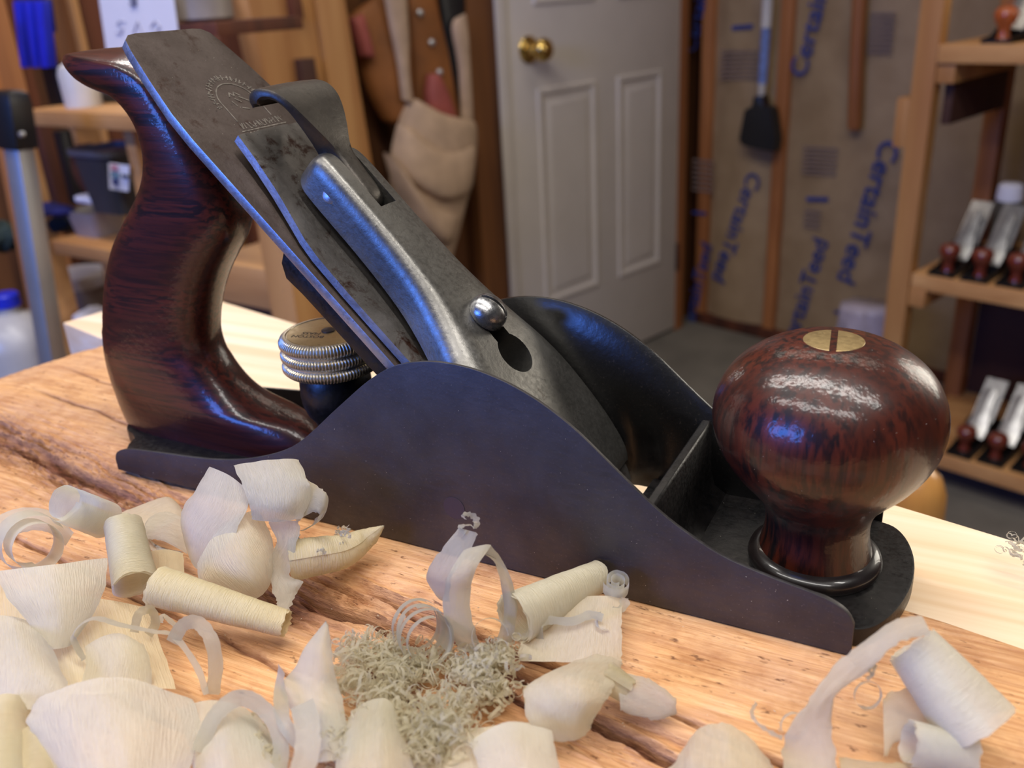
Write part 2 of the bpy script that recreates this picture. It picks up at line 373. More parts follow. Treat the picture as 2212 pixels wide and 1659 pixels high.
wtext('CertainTeed', (1908, 348), (1836, 572), 82, B2, **BT); wtext('CertainTeed', (1626, 384), (1552, 598), 74, B1, **BT)
wtext('CertainTeed', (1706, 735), (1768, 540), 74, B2, **BT); wtext('CertainTeed', (1490, 690), (1520, 560), 66, B1, **BT)
wtext('CertainTeed', (1742, 96), (1790, -90), 76, B2, **BT); wtext('CertainTeed', (1500, 70), (1530, -80), 60, B1, **BT)
wtext('1', (1768, 470), (1768, 390), 100, B2, **BT); wtext('1', (1606, 106), (1606, 10), 100, B1, **BT); wtext('1', (1512, 500), (1512, 420), 80, B1, **BT); wtext('1', (1820, 690), (1820, 660), 70, B2, **BT)
def wbars(u0, v0, u1, v1, n, parent):
    A = onP(u0, v0, PB-18); B = onP(u1, v1, PB-18); mb = MB()
    for i in range(n):
        z = A[2]+(B[2]-A[2])*(i+0.5)/n; h = abs(B[2]-A[2])/n*0.45; rbox(mb, PB-18.4, PB-17.6, A@E2, B@E2, z-h/2, z+h/2)
    tag(mb.build('faint_print', MT['faintink'], parent, 0), kind='stuff')
wbars(1735, 312, 1806, 384, 7, B2); wbars(1738, 448, 1770, 498, 4, B2); wbars(1556, 106, 1636, 176, 7, B1); wbars(1496, 340, 1540, 420, 7, B1); wbars(1880, 24, 1926, 118, 8, B2)
# left wall: door, jamb, posts and boards
dr = struct(rb('door_1', MT['white'], 1575, 2294, QA-38, QA, FLOOR+12, 1090, None, 1.5))
def panel(p0, p1, z0, z1):
    mb = MB(); secs = []
    for ins, dep in ((0, 0.2), (3, 5.5), (12, 6.5), (22, 1.0), (34, 0.6), (46, 5.0), (50, 5.2)):
        secs.append([PQ(p, QA+dep, z) for p, z in ((p0+ins, z0+ins), (p1-ins, z0+ins), (p1-ins, z1-ins), (p0+ins, z1-ins))])
    mb.loft([[tuple(x) for x in s] for s in secs]).build('door_panel', MT['white'], dr, 20)
for p0, p1 in ((1672, 1905), (1998, 2204)):
    panel(p0, p1, -690, -94); panel(p0, p1, 108, 700)
MQ = Matrix.Translation(Vector(PQ(1650, QA, 4))) @ Vector(E2).to_track_quat('Z', 'Y').to_matrix().to_4x4()
MB().lathe([(0.01, 0), (34, 0), (34, 3), (28, 9), (15, 12), (12, 20), (12, 30), (18, 36), (27, 46), (29, 56), (26, 65), (18, 71), (0.01, 73)], (0, 0, 0), 40, MQ).build('door_knob', MT['doorbrass'], dr, 40)
for z in (-690, 700): rb('hinge', MT['dkbrown'], 2290, 2302, QA-4, QA+6, z-45, z+45, dr, 0.5)
struct(rb('trim_1', MT['white'], 1540, 1573, QA-60, QA+6, FLOOR, 1130))
struct(rb('trim_2', MT['studo'], 2297, 2335, QA-60, QA+2, FLOOR, 1130))
def vboard(name, u0, u1, vref, q, th, mat, label, z0=FLOOR, z1=1300, u2=None, u3=None, v2=None, cat='board', grp=None):
    a = onQ(u0, vref, q)@E1; b = onQ(u1, vref, q)@E1; mb = MB()
    if u2 is None: rbox(mb, a, b, q-th, q, z0, z1)
    else:                                            # leaning board: second pair of edges lower down
        c = onQ(u2, v2, q)@E1; d = onQ(u3, v2, q)@E1; zA = onQ((u0+u1)/2, vref, q)[2]; zB = onQ((u2+u3)/2, v2, q)[2]
        f = lambda x0, x1, z: x0+(x1-x0)*(z-zA)/(zB-zA)
        P = [(f(a, c, z1), z1), (f(b, d, z1), z1), (f(b, d, z0), z0), (f(a, c, z0), z0)]
        mb.prism([tuple(PQ(p, q-th, z)) for p, z in P], (0, 0, 0), tuple(E2*th))
    o = mb.build(name, mat, None, 30, 1.5)
    return tag(o, label, cat, grp)
struct(rb('trim_3', MT['osb'], 1448, 1538, QA-60, QA, FLOOR, 1300))
WQ = QA+30
vboard('wall_board', -30, 36, 100, WQ, 30, MT['studo'], 'light brown upright board at the far left edge of the wall')
vboard('wall_board', 36, 58, 100, WQ-12, 30, MT['cedar'], 'narrow red brown upright board left of the blue holder')
vboard('wall_board', 122, 166, 100, WQ-20, 25, MT['osb'], 'rough brown sheathing board right of the blue holder')
vboard('wall_board', 166, 182, 60, WQ, 40, MT['stud'], 'thin pale upright stud beside the sheet of paper')
vboard('wall_board', 183, 236, 60, WQ-14, 30, MT['cedar'], 'dark upright board partly behind the sheet of paper')
vboard('wall_board', 470, 556, 60, WQ-18, 30, MT['cedar'], 'dark red brown upright board left of the wide pale post')
vboard('wall_post', 558, 690, 100, WQ+50, 70, MT['stud'], 'wide pale wooden post behind the blade top', FLOOR, 1300, 604, 720, 300, 'post')
vboard('wall_board', 690, 752, 40, WQ+62, 36, MT['stud'], 'leaning pale board right of the wide post', FLOOR, 1300, 735, 800, 330)
# dark mortise blocks and small fittings on the post
def onwall(name, u0, v0, u1, v1, q, th, mat, label, cat, bevel=3):
    a = onQ(u0, v0, q); b = onQ(u1, v1, q); return tag(rb(name, mat, a@E1, b@E1, q-th, q, b[2], a[2], None, bevel), label, cat)
onwall('drawer_slot', 648, 128, 692, 210, WQ+74, 30, MT['dkbrown'], 'dark maroon block set into the wide pale post', 'block')
onwall('clamp_pad', 628, -10, 658, 40, WQ+70, 26, MT['cedar'], 'red brown wedge high on the wide pale post', 'wedge')
# leather tool belt, canvas pouch and their neighbours hanging on the wall
def hang(name, rows, q, mat, label, cat, bulge=30, parent=None, sub=5):
    G = [[onQ(u, v, q) for u, v in r] for r in rows]; cols = [crom([r[k] for r in G], sub) for k in range(len(G[0]))]; out = []
    for m in range(len(cols[0])): out.append(crom([c[m] for c in cols], 6))
    n = len(out[0]); vs = []; fs = []
    for i, r in enumerate(out):
        for j, p in enumerate(r):
            x = j/(n-1)*2-1; y = i/(len(out)-1)*2-1
            vs.append(tuple(p+E2*(bulge*max(0, (1-x*x))**0.5*(0.5+0.5*max(0, 1-y*y)**0.5)+4*fbm(np.array([i*0.3]), np.array([j*0.3]), 4)[0])))
    b = len(vs)
    for r in out: vs += [tuple(p-E2*8) for p in r]
    N = len(out)
    for i in range(N-1):
        for j in range(n-1):
            fs.append((i*n+j, i*n+j+1, (i+1)*n+j+1, (i+1)*n+j)); fs.append((b+i*n+j, b+(i+1)*n+j, b+(i+1)*n+j+1, b+i*n+j+1))
    for i in range(N-1): fs += [(i*n, (i+1)*n, b+(i+1)*n, b+i*n), (i*n+n-1, b+i*n+n-1, b+(i+1)*n+n-1, (i+1)*n+n-1)]
    for j in range(n-1): fs += [(j, b+j, b+j+1, j+1), ((N-1)*n+j, (N-1)*n+j+1, b+(N-1)*n+j+1, b+(N-1)*n+j)]
    o = MB().add(vs, fs).build(name, mat, parent, 60)
    if label: tag(o, label, cat)
    return o
QH = QA+20
hang('leather_sheath', [[(752, 40), (800, 0), (872, -40)], [(775, 120), (830, 90), (880, 60)], [(798, 200), (850, 190), (888, 180)], [(830, 262), (868, 275), (892, 290)]], QH, MT['leather'], 'large brown leather tool sheath hanging left of the canvas pouch', 'sheath', 26)
hang('leather_strap', [[(880, -40), (930, -60)], [(886, 80), (955, 60)], [(895, 170), (975, 150)], [(905, 300), (1000, 300)]], QH-14, MT['leather'], 'brown riveted leather strap between the canvas pouch straps', 'strap', 10)
for k, (u, v) in enumerate(((908, 28), (933, 92), (950, 156))):
    c = onQ(u, v, QH+2); MB().lathe([(0.01, -4), (8, -4), (8, 2), (5, 5), (0.01, 6)], (0, 0, 0), 14, Matrix.Translation(Vector(c)) @ Vector(E2).to_track_quat('Z', 'Y').to_matrix().to_4x4()).build('rivet', MT['alu'], bpy.data.objects['leather_strap'], 40)
hang('clamp_grip', [[(756, 42), (784, 30)], [(770, 90), (796, 84)], [(780, 122), (808, 126)]], QH+30, MT['pinkcl'], 'dusty red grip above the brown leather sheath', 'grip', 16)
hang('black_strap', [[(948, -40), (1004, -40)], [(958, 60), (1000, 50)], [(966, 130), (988, 130)], [(982, 240), (1000, 240)]], QH-16, MT['black'], 'black webbing strap hanging beside the brown post', 'strap', 5)
QH2 = QH+26
po = hang('canvas_pouch', [[(884, 210), (940, 244), (1022, 262)], [(866, 260), (940, 300), (1022, 300)], [(850, 330), (930, 400), (1012, 380)], [(846, 372), (920, 430), (1000, 420)], [(850, 420), (930, 480), (985, 470)], [(880, 500), (930, 540), (968, 530)], [(900, 560), (930, 590), (960, 570)]], QH2+4, MT['canvas'], 'tan canvas tool pouch hanging on the wall beside the white door', 'pouch', 60)
hang('pocket', [[(862, 268), (938, 322), (1020, 306)], [(848, 338), (930, 404), (1010, 386)], [(856, 380), (925, 428), (1000, 410)]], QH2+24, MT['canvas'], None, None, 62, po)
hang('pocket', [[(832, 330), (900, 430), (990, 462)], [(850, 390), (915, 480), (975, 486)], [(880, 470), (930, 520), (965, 516)]], QH2+30, MT['canvas'], None, None, 58, po)
hang('pouch_strap', [[(828, -40), (876, -40)], [(846, 60), (882, 60)], [(862, 140), (884, 150)], [(872, 215), (892, 225)]], QH+42, MT['canvas'], None, None, 6, po)
hang('pouch_strap', [[(986, 40), (1006, 30)], [(980, 66), (1010, 60)], [(994, 150), (1016, 150)], [(1000, 262), (1022, 262)]], QH+8, MT['canvas'], None, None, 6, po)
tag(hang('red_cloth', [[(926, 160), (945, 160)], [(920, 200), (966, 200)], [(924, 240), (985, 252)], [(930, 256), (986, 262)]], QH+12, MT['pinkcl'], 'dusty red rag sticking out of the canvas pouch', 'rag', 18), None)
# --- left shelf unit
SD = np.array([0.9925, -0.1219, 0.0]); DD = np.array([0.1219, 0.9925, 0.0]); RS = Matrix.Rotation(-math.atan2(0.1219, 0.9925), 3, 'Z')
def onD(u, v, d): return hit(u, v, DD, d)
def dbox(mb, s0, s1, d0, d1, z0, z1): return mb.box(SD*(s0+s1)/2+DD*(d0+d1)/2+np.array([0, 0, (z0+z1)/2]), (abs(s1-s0), abs(d1-d0), abs(z1-z0)), RS)
def sd(u, v, d): p = onD(u, v, d); return p@SD, p[2]
D0 = 540.0
ls = empty('shelf_unit', tuple(onD(170, 560, D0)*np.array([1, 1, 0])+np.array([0, 0, FLOOR])), 'open pale wood shelf unit at the left behind the handle', 'shelf')
MT['shelfl'] = wood('shelf_pine', srgb(210, 158, 100), srgb(176, 122, 70), 14, 0, 0.6)
(sa, za), (sb, zb) = sd(48, 238, D0), sd(330, 250, D0)
dbox(MB(), sa, sb+140, D0, D0+170, za-20, za).build('shelf_board', MT['shelfl'], ls, 30, 1)
(sc_, zc), (se, ze) = sd(92, 522, D0), sd(300, 560, D0); zt = sd(110, 515, D0+60)[1]
dbox(MB(), sc_, se+30, D0+10, D0+150, zc-20, zc).build('shelf_board', MT['shelfl'], ls, 30, 1)
(s1_, z1_), (s2_, z2_) = sd(166, 300, D0+120), sd(180, 300, D0+120)
dbox(MB(), s1_, s2_, D0+110, D0+150, FLOOR, za-20).build('upright', MT['shelfl'], ls, 30, 1)
for u in (36, 300):
    s_, _ = sd(u, 400, D0+20); dbox(MB(), s_-10, s_+10, D0+20, D0+60, FLOOR, za-20).build('upright', MT['shelfl'], ls, 30, 1)
def wbk(u0, u1, v0, v1, d, mat, name, label, cat, dep=20, bevel=1.5):
    (a, zA), (b, zB) = sd(u0, v0, d), sd(u1, v1, d); return tag(dbox(MB(), a, b, d, d+dep, zB, zA).build(name, mat, None, 30, bevel), label, cat)
wbk(62, 128, 270, 448, D0+112, MT['cedar'], 'leaning_board', 'red brown board standing on the lower left shelf', 'board', 20)
wbk(112, 164, 284, 440, D0+90, MT['black'], 'black_case', 'tall black case standing beside the red brown board', 'case', 22)
wbk(84, 140, 140, 232, D0+70, MT['black'], 'black_box', 'black box standing on the upper left shelf', 'box', 60, 4)
# blue slotted holder hanging above the shelf
bh = empty('blue_holder', tuple(onD(90, 70, D0+60)), 'bright blue slotted plastic tool holder hanging at the upper left', 'holder')
for u0, u1 in ((52, 70), (74, 92), (96, 114)):
    P = [onD(u0-4, 2, D0+60), onD(u1-4, 2, D0+60), onD(u1+10, 145, D0+60), onD(u0+12, 145, D0+60)]
    MB().prism([tuple(p) for p in P], (0, 0, 0), tuple(-DD*14)).build('finger', MT['blue'], bh, 30, 2)
P = [onD(46, -4, D0+74), onD(114, -4, D0+74), onD(124, 70, D0+74), onD(60, 70, D0+74)]
MB().prism([tuple(p) for p in P], (0, 0, 0), tuple(-DD*12)).build('back_plate', plain('deep_blue', srgb(16, 22, 96), 0.5), bh, 30, 2)
# sheet of paper with faint pencil marks
pp = empty('paper_sheet', tuple(onD(300, 60, D0+60)), 'white sheet of paper pinned up behind the top of the blade', 'paper')
P = [onD(206, -60, D0+60), onD(368, -60, D0+60), onD(392, 112, D0+60), onD(232, 116, D0+60)]
MB().prism([tuple(p) for p in P], (0, 0, 0), tuple(-DD*0.8)).build('sheet', MT['paper'], pp, 0)
ink = plain('faint_pencil', srgb(176, 172, 182), 0.8)
for k, (u, pts) in enumerate(((258, [(12, -10), (2, -14), (-6, -6), (8, 4), (4, 14), (-8, 12)]), (296, [(-8, 14), (2, -12), (12, 14)]), (336, [(0, -13), (-10, 0), (0, 13), (10, 0), (0, -13)]))):
    MB().tube([tuple(onD(u+a, 58+b, D0+58.4)) for a, b in pts], 1.0, 6).build('pencil_mark', ink, pp, 60)
MB().tube([tuple(onD(288+a, 4+b, D0+58.4)) for a, b in ((-6, -6), (6, -6), (6, 5), (-6, 5))], 2.2, 6).build('pencil_mark', plain('grey_mark', srgb(120, 116, 126), 0.8), pp, 60)
# containers
def lat(name, u, v, d, prof, mat, label, cat, parent=None, n=36, sq=None):
    c = onD(u, v, d); o = MB().lathe(prof, tuple(c), n).build(name, mat, parent, 40)
    return tag(o, label, cat) if label else o
tb = lat('plastic_tub', 436, 47, D0+112, [(0.01, 0), (34, 0), (40, 4), (43, 90), (45, 96), (41, 96), (37, 8), (0.01, 6)], MT['clearbin'], 'milky plastic tub on a ledge right of the white paper', 'tub')
(a, zA), (b, zB) = sd(384, 50, D0+70), sd(478, 50, D0+70)
tag(dbox(MB(), a, b, D0+62, D0+200, zA-16, zA-0.5).build('wall_ledge', MT['cedar'], None, 30, 1), 'brown wooden ledge under the milky plastic tub', 'ledge')
cup = lat('white_bottle', 184, 236, D0+50, [(0.01, 0), (20, 0), (24, 4), (25, 46), (22, 56), (12, 62), (0.01, 64)], MT['bucket'], 'pale round bottle on the upper left shelf under the handle horn', 'bottle')
tray = wbk(205, 330, 200, 232, D0+90, MT['bin'], 'grey_tray', 'dark grey tray on the upper left shelf behind the handle', 'tray', 50, 3)
gb = empty('grey_bin', tuple(onD(264, 440, D0+50)), 'dark grey plastic bin with a small label, left of the handle', 'bin')
cbin = onD(272, 452, D0+60); zt_ = onD(272, 318, D0+60)[2]-cbin[2]
def rsec(w, dd, z, c, r=12):
    out = []
    for (sx, sy) in ((1, 1), (-1, 1), (-1, -1), (1, -1)):
        for k in range(5):
            a = {(1, 1): 0, (-1, 1): PI/2, (-1, -1): PI, (1, -1): 1.5*PI}[(sx, sy)]+k*PI/8
            out.append(tuple(c+SD*(sx*(w-r)+r*math.cos(a))+DD*(sy*(dd-r)+r*math.sin(a))+np.array([0, 0, z])))
    return out
MB().loft([rsec(38, 30, 0, cbin), rsec(46, 38, zt_-8, cbin)]).build('body', MT['bin'], gb, 40)
MB().loft([rsec(50, 42, zt_-8, cbin), rsec(51, 43, zt_, cbin), rsec(47, 39, zt_, cbin), rsec(45, 37, zt_-6, cbin)]).build('rim', plain('grey_rim', srgb(96, 96, 102), 0.4), gb, 40)
lab = [onD(234, 352, D0+13), onD(279, 358, D0+13), onD(277, 414, D0+16), onD(236, 408, D0+16)]
MB().prism([tuple(p) for p in lab], (0, 0, 0), tuple(DD*1.0)).build('label', MT['paper'], gb, 0)
for (u0, v0, u1, v1, col) in ((239, 356, 254, 368, srgb(190, 128, 144)), (239, 370, 256, 384, srgb(110, 140, 160)), (243, 386, 253, 398, srgb(40, 56, 120)), (262, 376, 276, 384, srgb(70, 74, 80))):
    P = [onD(u0, v0, D0+12), onD(u1, v0+2, D0+12), onD(u1, v1+2, D0+12), onD(u0, v1, D0+12)]
    MB().prism([tuple(p) for p in P], (0, 0, 0), tuple(DD*0.8)).build('label_patch', plain('label_ink', col, 0.6), gb, 0)
c = onD(196, 366, D0+70)
Mx = Matrix.Translation(Vector(c)) @ Vector(DD).to_track_quat('Z', 'Y').to_matrix().to_4x4()
tag(MB().lathe([(0.01, -12), (30, -12), (37, -8), (37, 8), (30, 12), (0.01, 12)], (0, 0, 0), 32, Mx).build('wooden_disc', MT['cedar'], None, 40), 'round red brown wooden disc leaning against the grey bin', 'disc')
wbk(156, 216, 422, 446, D0+30, MT['paper'], 'folded_cloth', 'small folded white cloth in front of the grey bin', 'cloth', 30, 6)
ct = onD(222, 520, D0+70); ct[2] = zc+0.6; zt2 = onD(222, 452, D0+70)[2]-ct[2]
tag(MB().loft([rsec(30, 26, 0, ct), rsec(36, 32, zt2, ct), rsec(33, 29, zt2, ct), rsec(28, 24, 5, ct)]).build('clear_tub', MT['clearbin'], None, 40), 'milky clear tub on the lower left shelf under the grey bin', 'tub')
def blob(name, u, v, d, rx, ry, rz, mat, label, cat, seed, amp=0.25, n=28):
    c = onD(u, v, d); secs = []
    for i in range(n+1):
        th = PI*i/n; ring = []
        for j in range(36):
            ph = 2*PI*j/36; k = 1+amp*(fbm(np.array([math.cos(ph)*2.2+i*0.12+seed]), np.array([math.sin(ph)*2.2+seed]), seed)[0]-0.47)*2
            ring.append(tuple(c+SD*(rx*k*max(0.001, math.sin(th))*math.cos(ph))+DD*(ry*k*max(0.001, math.sin(th))*math.sin(ph))+np.array([0, 0, rz*k*math.cos(th)])))
        secs.append(ring)
    return tag(MB().loft(secs).build(name, mat, None, 180), label, cat)
blob('dark_bag', 120, 474, D0+75, 54, 38, 19, plain('black_cloth', srgb(20, 22, 24), 0.9), 'crumpled black bag on the lower left shelf', 'bag', 3)
blob('blue_cloth', 110, 452, D0+40, 52, 22, 9, plain('dark_blue_cloth', srgb(18, 22, 92), 0.9), 'dark blue cloth lying over the black bag', 'cloth', 5, 0.35)
blob('green_cloth', 8, 510, D0+30, 30, 26, 22, plain('grey_green_cloth', srgb(44, 56, 50), 0.9), 'grey green cloth hanging at the left edge behind the metal pole', 'cloth', 8, 0.4)
# bucket, jug, white bag on the floor side
bk = empty('white_bucket', tuple(onD(160, 700, D0+110)), 'white plastic bucket with a lid behind the metal pole', 'bucket')
cb_ = onD(166, 600, D0+110); zb0 = FLOOR-cb_[2]
MB().lathe([(0.01, zb0), (46, zb0), (52, -8), (0.01, -8)], tuple(cb_), 40).build('body', MT['clearbin'], bk, 40)
MB().lathe([(0.01, -10), (56, -10), (57, 4), (54, 9), (0.01, 9)], tuple(cb_), 40).build('lid', MT['bucket'], bk, 40)
jg = empty('plastic_jug', tuple(onD(30, 760, D0-110)), 'milky plastic jug with a blue cap at the left edge', 'jug')
cj = onD(14, 654, D0-110); zj = FLOOR-cj[2]
MB().lathe([(0.01, zj), (49, zj), (55, zj+10), (56, -60), (51, -38), (33, -21), (16, -14), (14, -2), (0.01, -2)], tuple(cj), 40).build('body', plain('jug_plastic', srgb(176, 172, 172), 0.35), jg, 40)
MB().lathe([(0.01, -4), (18, -4), (18, 11), (16, 13), (0.01, 13)], tuple(cj), 32).build('cap', MT['blue'], jg, 40)
wbk(72, 94, 760, 786, D0-96, plain('red_sticker', srgb(170, 50, 44), 0.6), 'red_label', 'small red box at the foot of the metal pole', 'box', 20, 1)
blob('white_bag', 205, 690, D0+60, 34, 26, 20, MT['paper'], 'crumpled white bag just left of the wooden handle', 'bag', 11)
# aluminium pole with black cap, timber behind it
mp = empty('metal_pole', tuple(onD(112, 800, 400)*np.array([1, 1, 0])+np.array([0, 0, FLOOR])), 'square aluminium pole with a black plastic end cap at the left', 'pole')
pt = onD(40, 318, 440); pb = onD(113, 770, 420); dv = (pb-pt); pb = pt+dv*((FLOOR-pt[2])/dv[2]); ax = dv/np.linalg.norm(dv)
def sq(c, h, rot=0.7):
    x = np.cross(ax, [0, 1, 0.0]); x /= np.linalg.norm(x); y = np.cross(ax, x)
    return [tuple(c+(x*math.cos(rot+k*PI/2)+y*math.sin(rot+k*PI/2))*h*1.414) for k in range(4)]
MB().loft([sq(pt-ax*6, 12), sq(pb, 12)]).build('tube', MT['alu'], mp, 30, 1.2)
MB().loft([sq(pt-ax*66, 9), sq(pt-ax*63, 14), sq(pt-ax*50, 16), sq(pt, 16), sq(pt+ax*2, 14)]).build('end_cap', MT['black'], mp, 30, 3)
kc = onD(46, 290, 416); MB().lathe([(0.01, -3), (3.2, -3), (3.2, 2), (0.01, 3)], (0, 0, 0), 14, Matrix.Translation(Vector(kc)) @ Vector(-DD).to_track_quat('Z', 'Y').to_matrix().to_4x4()).build('rivet', MT['alu'], mp, 40)
tt = onD(8, 300, D0-20); tb2 = onD(96, 760, D0-40); dvt = tb2-tt; tb2 = tt+dvt*((FLOOR-tt[2])/dvt[2]); tt = tt-dvt*0.5
MBt = MB().loft([[tuple(tt+SD*a+DD*b) for a, b in ((-8, -8), (8, -8), (8, 8), (-8, 8))], [tuple(tb2+SD*a+DD*b) for a, b in ((-8, -8), (8, -8), (8, 8), (-8, 8))]])
tag(MBt.build('leaning_batten', MT['studo'], None, 30, 1), 'thin orange wooden batten leaning behind the metal pole', 'batten')
# low cabinet seen through the handle
lc_ = empty('low_cabinet', tuple(onD(560, 680, D0+60)*np.array([1, 1, 0])+np.array([0, 0, FLOOR])), 'low pale wooden cabinet with a dark slot, seen through the handle', 'cabinet')
(a, zA), (b, zB) = sd(440, 560, D0+40), sd(660, 610, D0+40)
(c0, zc0), (c1, zc1) = sd(430, 634, D0+40), sd(598, 690, D0+40)
dbox(MB(), a, b, D0+40, D0+160, zc0-4, zA).build('top_rail', MT['shelfl'], lc_, 30, 1.5)
dbox(MB(), c1, c1+26, D0+42, D0+160, FLOOR, zc0-4).build('side_post', MT['shelfl'], lc_, 30, 1.5)
dbox(MB(), a, c1, D0+60, D0+160, zc1-40, zc0-4).build('slot', MT['dkbrown'], lc_, 30)
dbox(MB(), a, c1, D0+44, D0+160, FLOOR, zc1-40).build('lower_panel', MT['shelfl'], lc_, 30, 1.5)
(a, zA), (b, zB) = sd(604, 560, D0+20), sd(668, 620, D0+20)
tag(dbox(MB(), a, b, D0-6, D0+34, FLOOR, sd(640, 440, D0+20)[1]).build('pine_post', MT['stud'], None, 30, 2), 'short pale post beside the low cabinet, behind the wheel', 'post')

# --- right hand shelf with a collection of planes
P0 = 1800.0
rs = empty('plane_shelf', tuple(PQ(P0+150, 0, FLOOR)), 'tall open pine shelf holding rows of old planes at the right', 'shelf')
rb('upright', MT['stud'], P0, P0+38, -520, -476, FLOOR, 640, rs)
rb('upright', MT['studo'], P0+330, P0+372, -492, -452, FLOOR, 640, rs)
rb('upright', MT['stud'], P0, P0+38, 560, 600, FLOOR, 640, rs)
for z in (5, -455, -853): rb('shelf_board', MT['studh'], P0+(-4 if z > 0 else 6), P0+372, -474, 600, z-34, z, rs)
for z in (-29, -489): rb('cleat', MT['stud'], P0+4, P0+330, -475, -440, z-38, z, rs)
rb('shade_panel', MT['dkbrown'], P0+374, P0+384, -452, 600, -853, -480, rs)  # added dark panels, their colour stands in for the shade deep in the shelf
rb('shade_panel', MT['dkbrown'], P0+374, P0+384, -330, 600, -455, -32, rs)
rb('shade_panel', MT['dkbrown'], P0+374, P0+384, -330, 600, 5, 500, rs)
rb('side_rail', MT['dkbrown'], P0+40, P0+330, -470, -452, -150, -66, rs)
rb('side_block', MT['stud'], P0+6, P0+60, -548, -521, -196, -98, rs)
MT['castg'] = m_steel('grey_plane_steel', (0.30, 0.29, 0.29), (0.48, 0.47, 0.46), (0.16, 0.14, 0.13), 0.7, 0.34, 0.85)
MT['redknob'] = plain('red_brown_knob', srgb(110, 44, 28), 0.3, 0, 0.25, 40, 0.7)
def shelf_plane(label, q, z, p=P0+12, L=235, parts=True):
    z += 0.6; o = empty('old_plane', tuple(PQ(p, q, z)), label, 'plane', 'old planes on the right hand shelf')
    f = lambda a, b, c: tuple(PQ(p+a, q+b, z+c))
    for s in (-1, 1):
        pr = [(0, 0), (0, 8), (50, 12), (80, 30), (105, 46), (125, 50), (150, 40), (175, 18), (L, 10), (L, 0)]
        MB().prism([f(a, s*27, c) for a, c in pr], (0, 0, 0), tuple(E2*(-s*4))).build('cheek', MT['japan'], o, 30)
    MB().prism([f(a, b, 0) for a, b in ((0, -27), (0, 27), (L, 27), (L, -27))], (0, 0, 0), (0, 0, 6)).build('sole', MT['japan'], o, 30)
    cen = np.array(f(36, 0, 0)); MB().lathe([(0.01, 6), (13, 6), (10, 16), (11, 26), (19, 38), (22, 50), (17, 60), (6, 64), (0.01, 64)], tuple(cen), 24).build('front_knob', MT['redknob'], o, 50)
    cap = [(84, 18, 22), (100, 40, 22), (120, 66, 15), (140, 90, 13), (152, 104, 15), (158, 112, 9)]
    secs = [[f(a-3, -w, c), f(a-6, 0, c+3), f(a-3, w, c), f(a+4, w, c-5), f(a+4, -w, c-5)] for a, c, w in cap]
    MB().loft(secs).build('lever_cap', MT['castg'], o, 40)
    MB().prism([f(90, s, 12) for s in (-23, 23)]+[f(185, s, 124) for s in (23, -23)], (0, 0, 0), tuple(E1*3)).build('blade', MT['castg'], o, 30)
    hd = [(178, 6, 16), (186, 40, 13), (196, 74, 11), (190, 100, 12), (206, 116, 9)]
    MB().loft([[f(a-w, -9, c), f(a-w, 9, c), f(a+w, 9, c), f(a+w, -9, c)] for a, c, w in hd]).build('handle', MT['redknob'], o, 40, 3)
    return o
def dup(o, dq, dz, dp, label):
    r = o.copy(); COL.objects.link(r); off = PQ(dp, dq, dz)*MM; r.location = o.location+Vector(off); r['label'] = label
    for ch in o.children:
        c = ch.copy(); COL.objects.link(c); c.parent = r; c.location = ch.location
    return r
base = shelf_plane('old plane nearest the post on the middle shelf', -418, -455)
for k, (dq, lb) in enumerate(((66, 'second old plane from the post on the middle shelf'), (134, 'third old plane from the post on the middle shelf'), (200, 'fourth old plane from the post on the middle shelf'))): dup(base, dq, 0, 4*k, lb)
for k, (dq, lb) in enumerate(((90, 'old plane on the lowest shelf, first one right of the front knob'), (154, 'old plane on the lowest shelf, second one right of the front knob'), (222, 'old plane on the lowest shelf, third one right of the front knob'), (290, 'old plane on the lowest shelf, cut by the frame edge'))): dup(base, dq, -398, 6*k, lb)
for k, (dq, lb) in enumerate(((40, 'old plane with an orange knob on the upper shelf'), (130, 'old plane with a dark knob on the upper shelf, near the frame edge'))):
    o = dup(base, dq, 460, 4, lb)
    if k == 0:
        for ch in o.children:
            if ch.name.startswith('front_knob'):
                ch.data = ch.data.copy(); ch.data.materials[0] = plain('orange_knob', srgb(168, 82, 36), 0.35, 0, 0.2, 40, 0.5)
sc2 = empty('spray_can', tuple(PQ(P0+300, -400, -454.4)), 'grey can with a white cap at the back of the middle shelf', 'can')
MB().lathe([(0.01, 0), (30, 0), (31, 4), (31, 100), (24, 112), (0.01, 112)], tuple(PQ(P0+300, -400, -454.4)), 28).build('body', plain('grey_can', srgb(78, 76, 78), 0.35, 0.3), sc2, 40)
MB().lathe([(0.01, 110), (27, 110), (28, 116), (26, 142), (18, 148), (0.01, 148)], tuple(PQ(P0+300, -400, -454.4)), 28).build('cap', MT['paper'], sc2, 40)
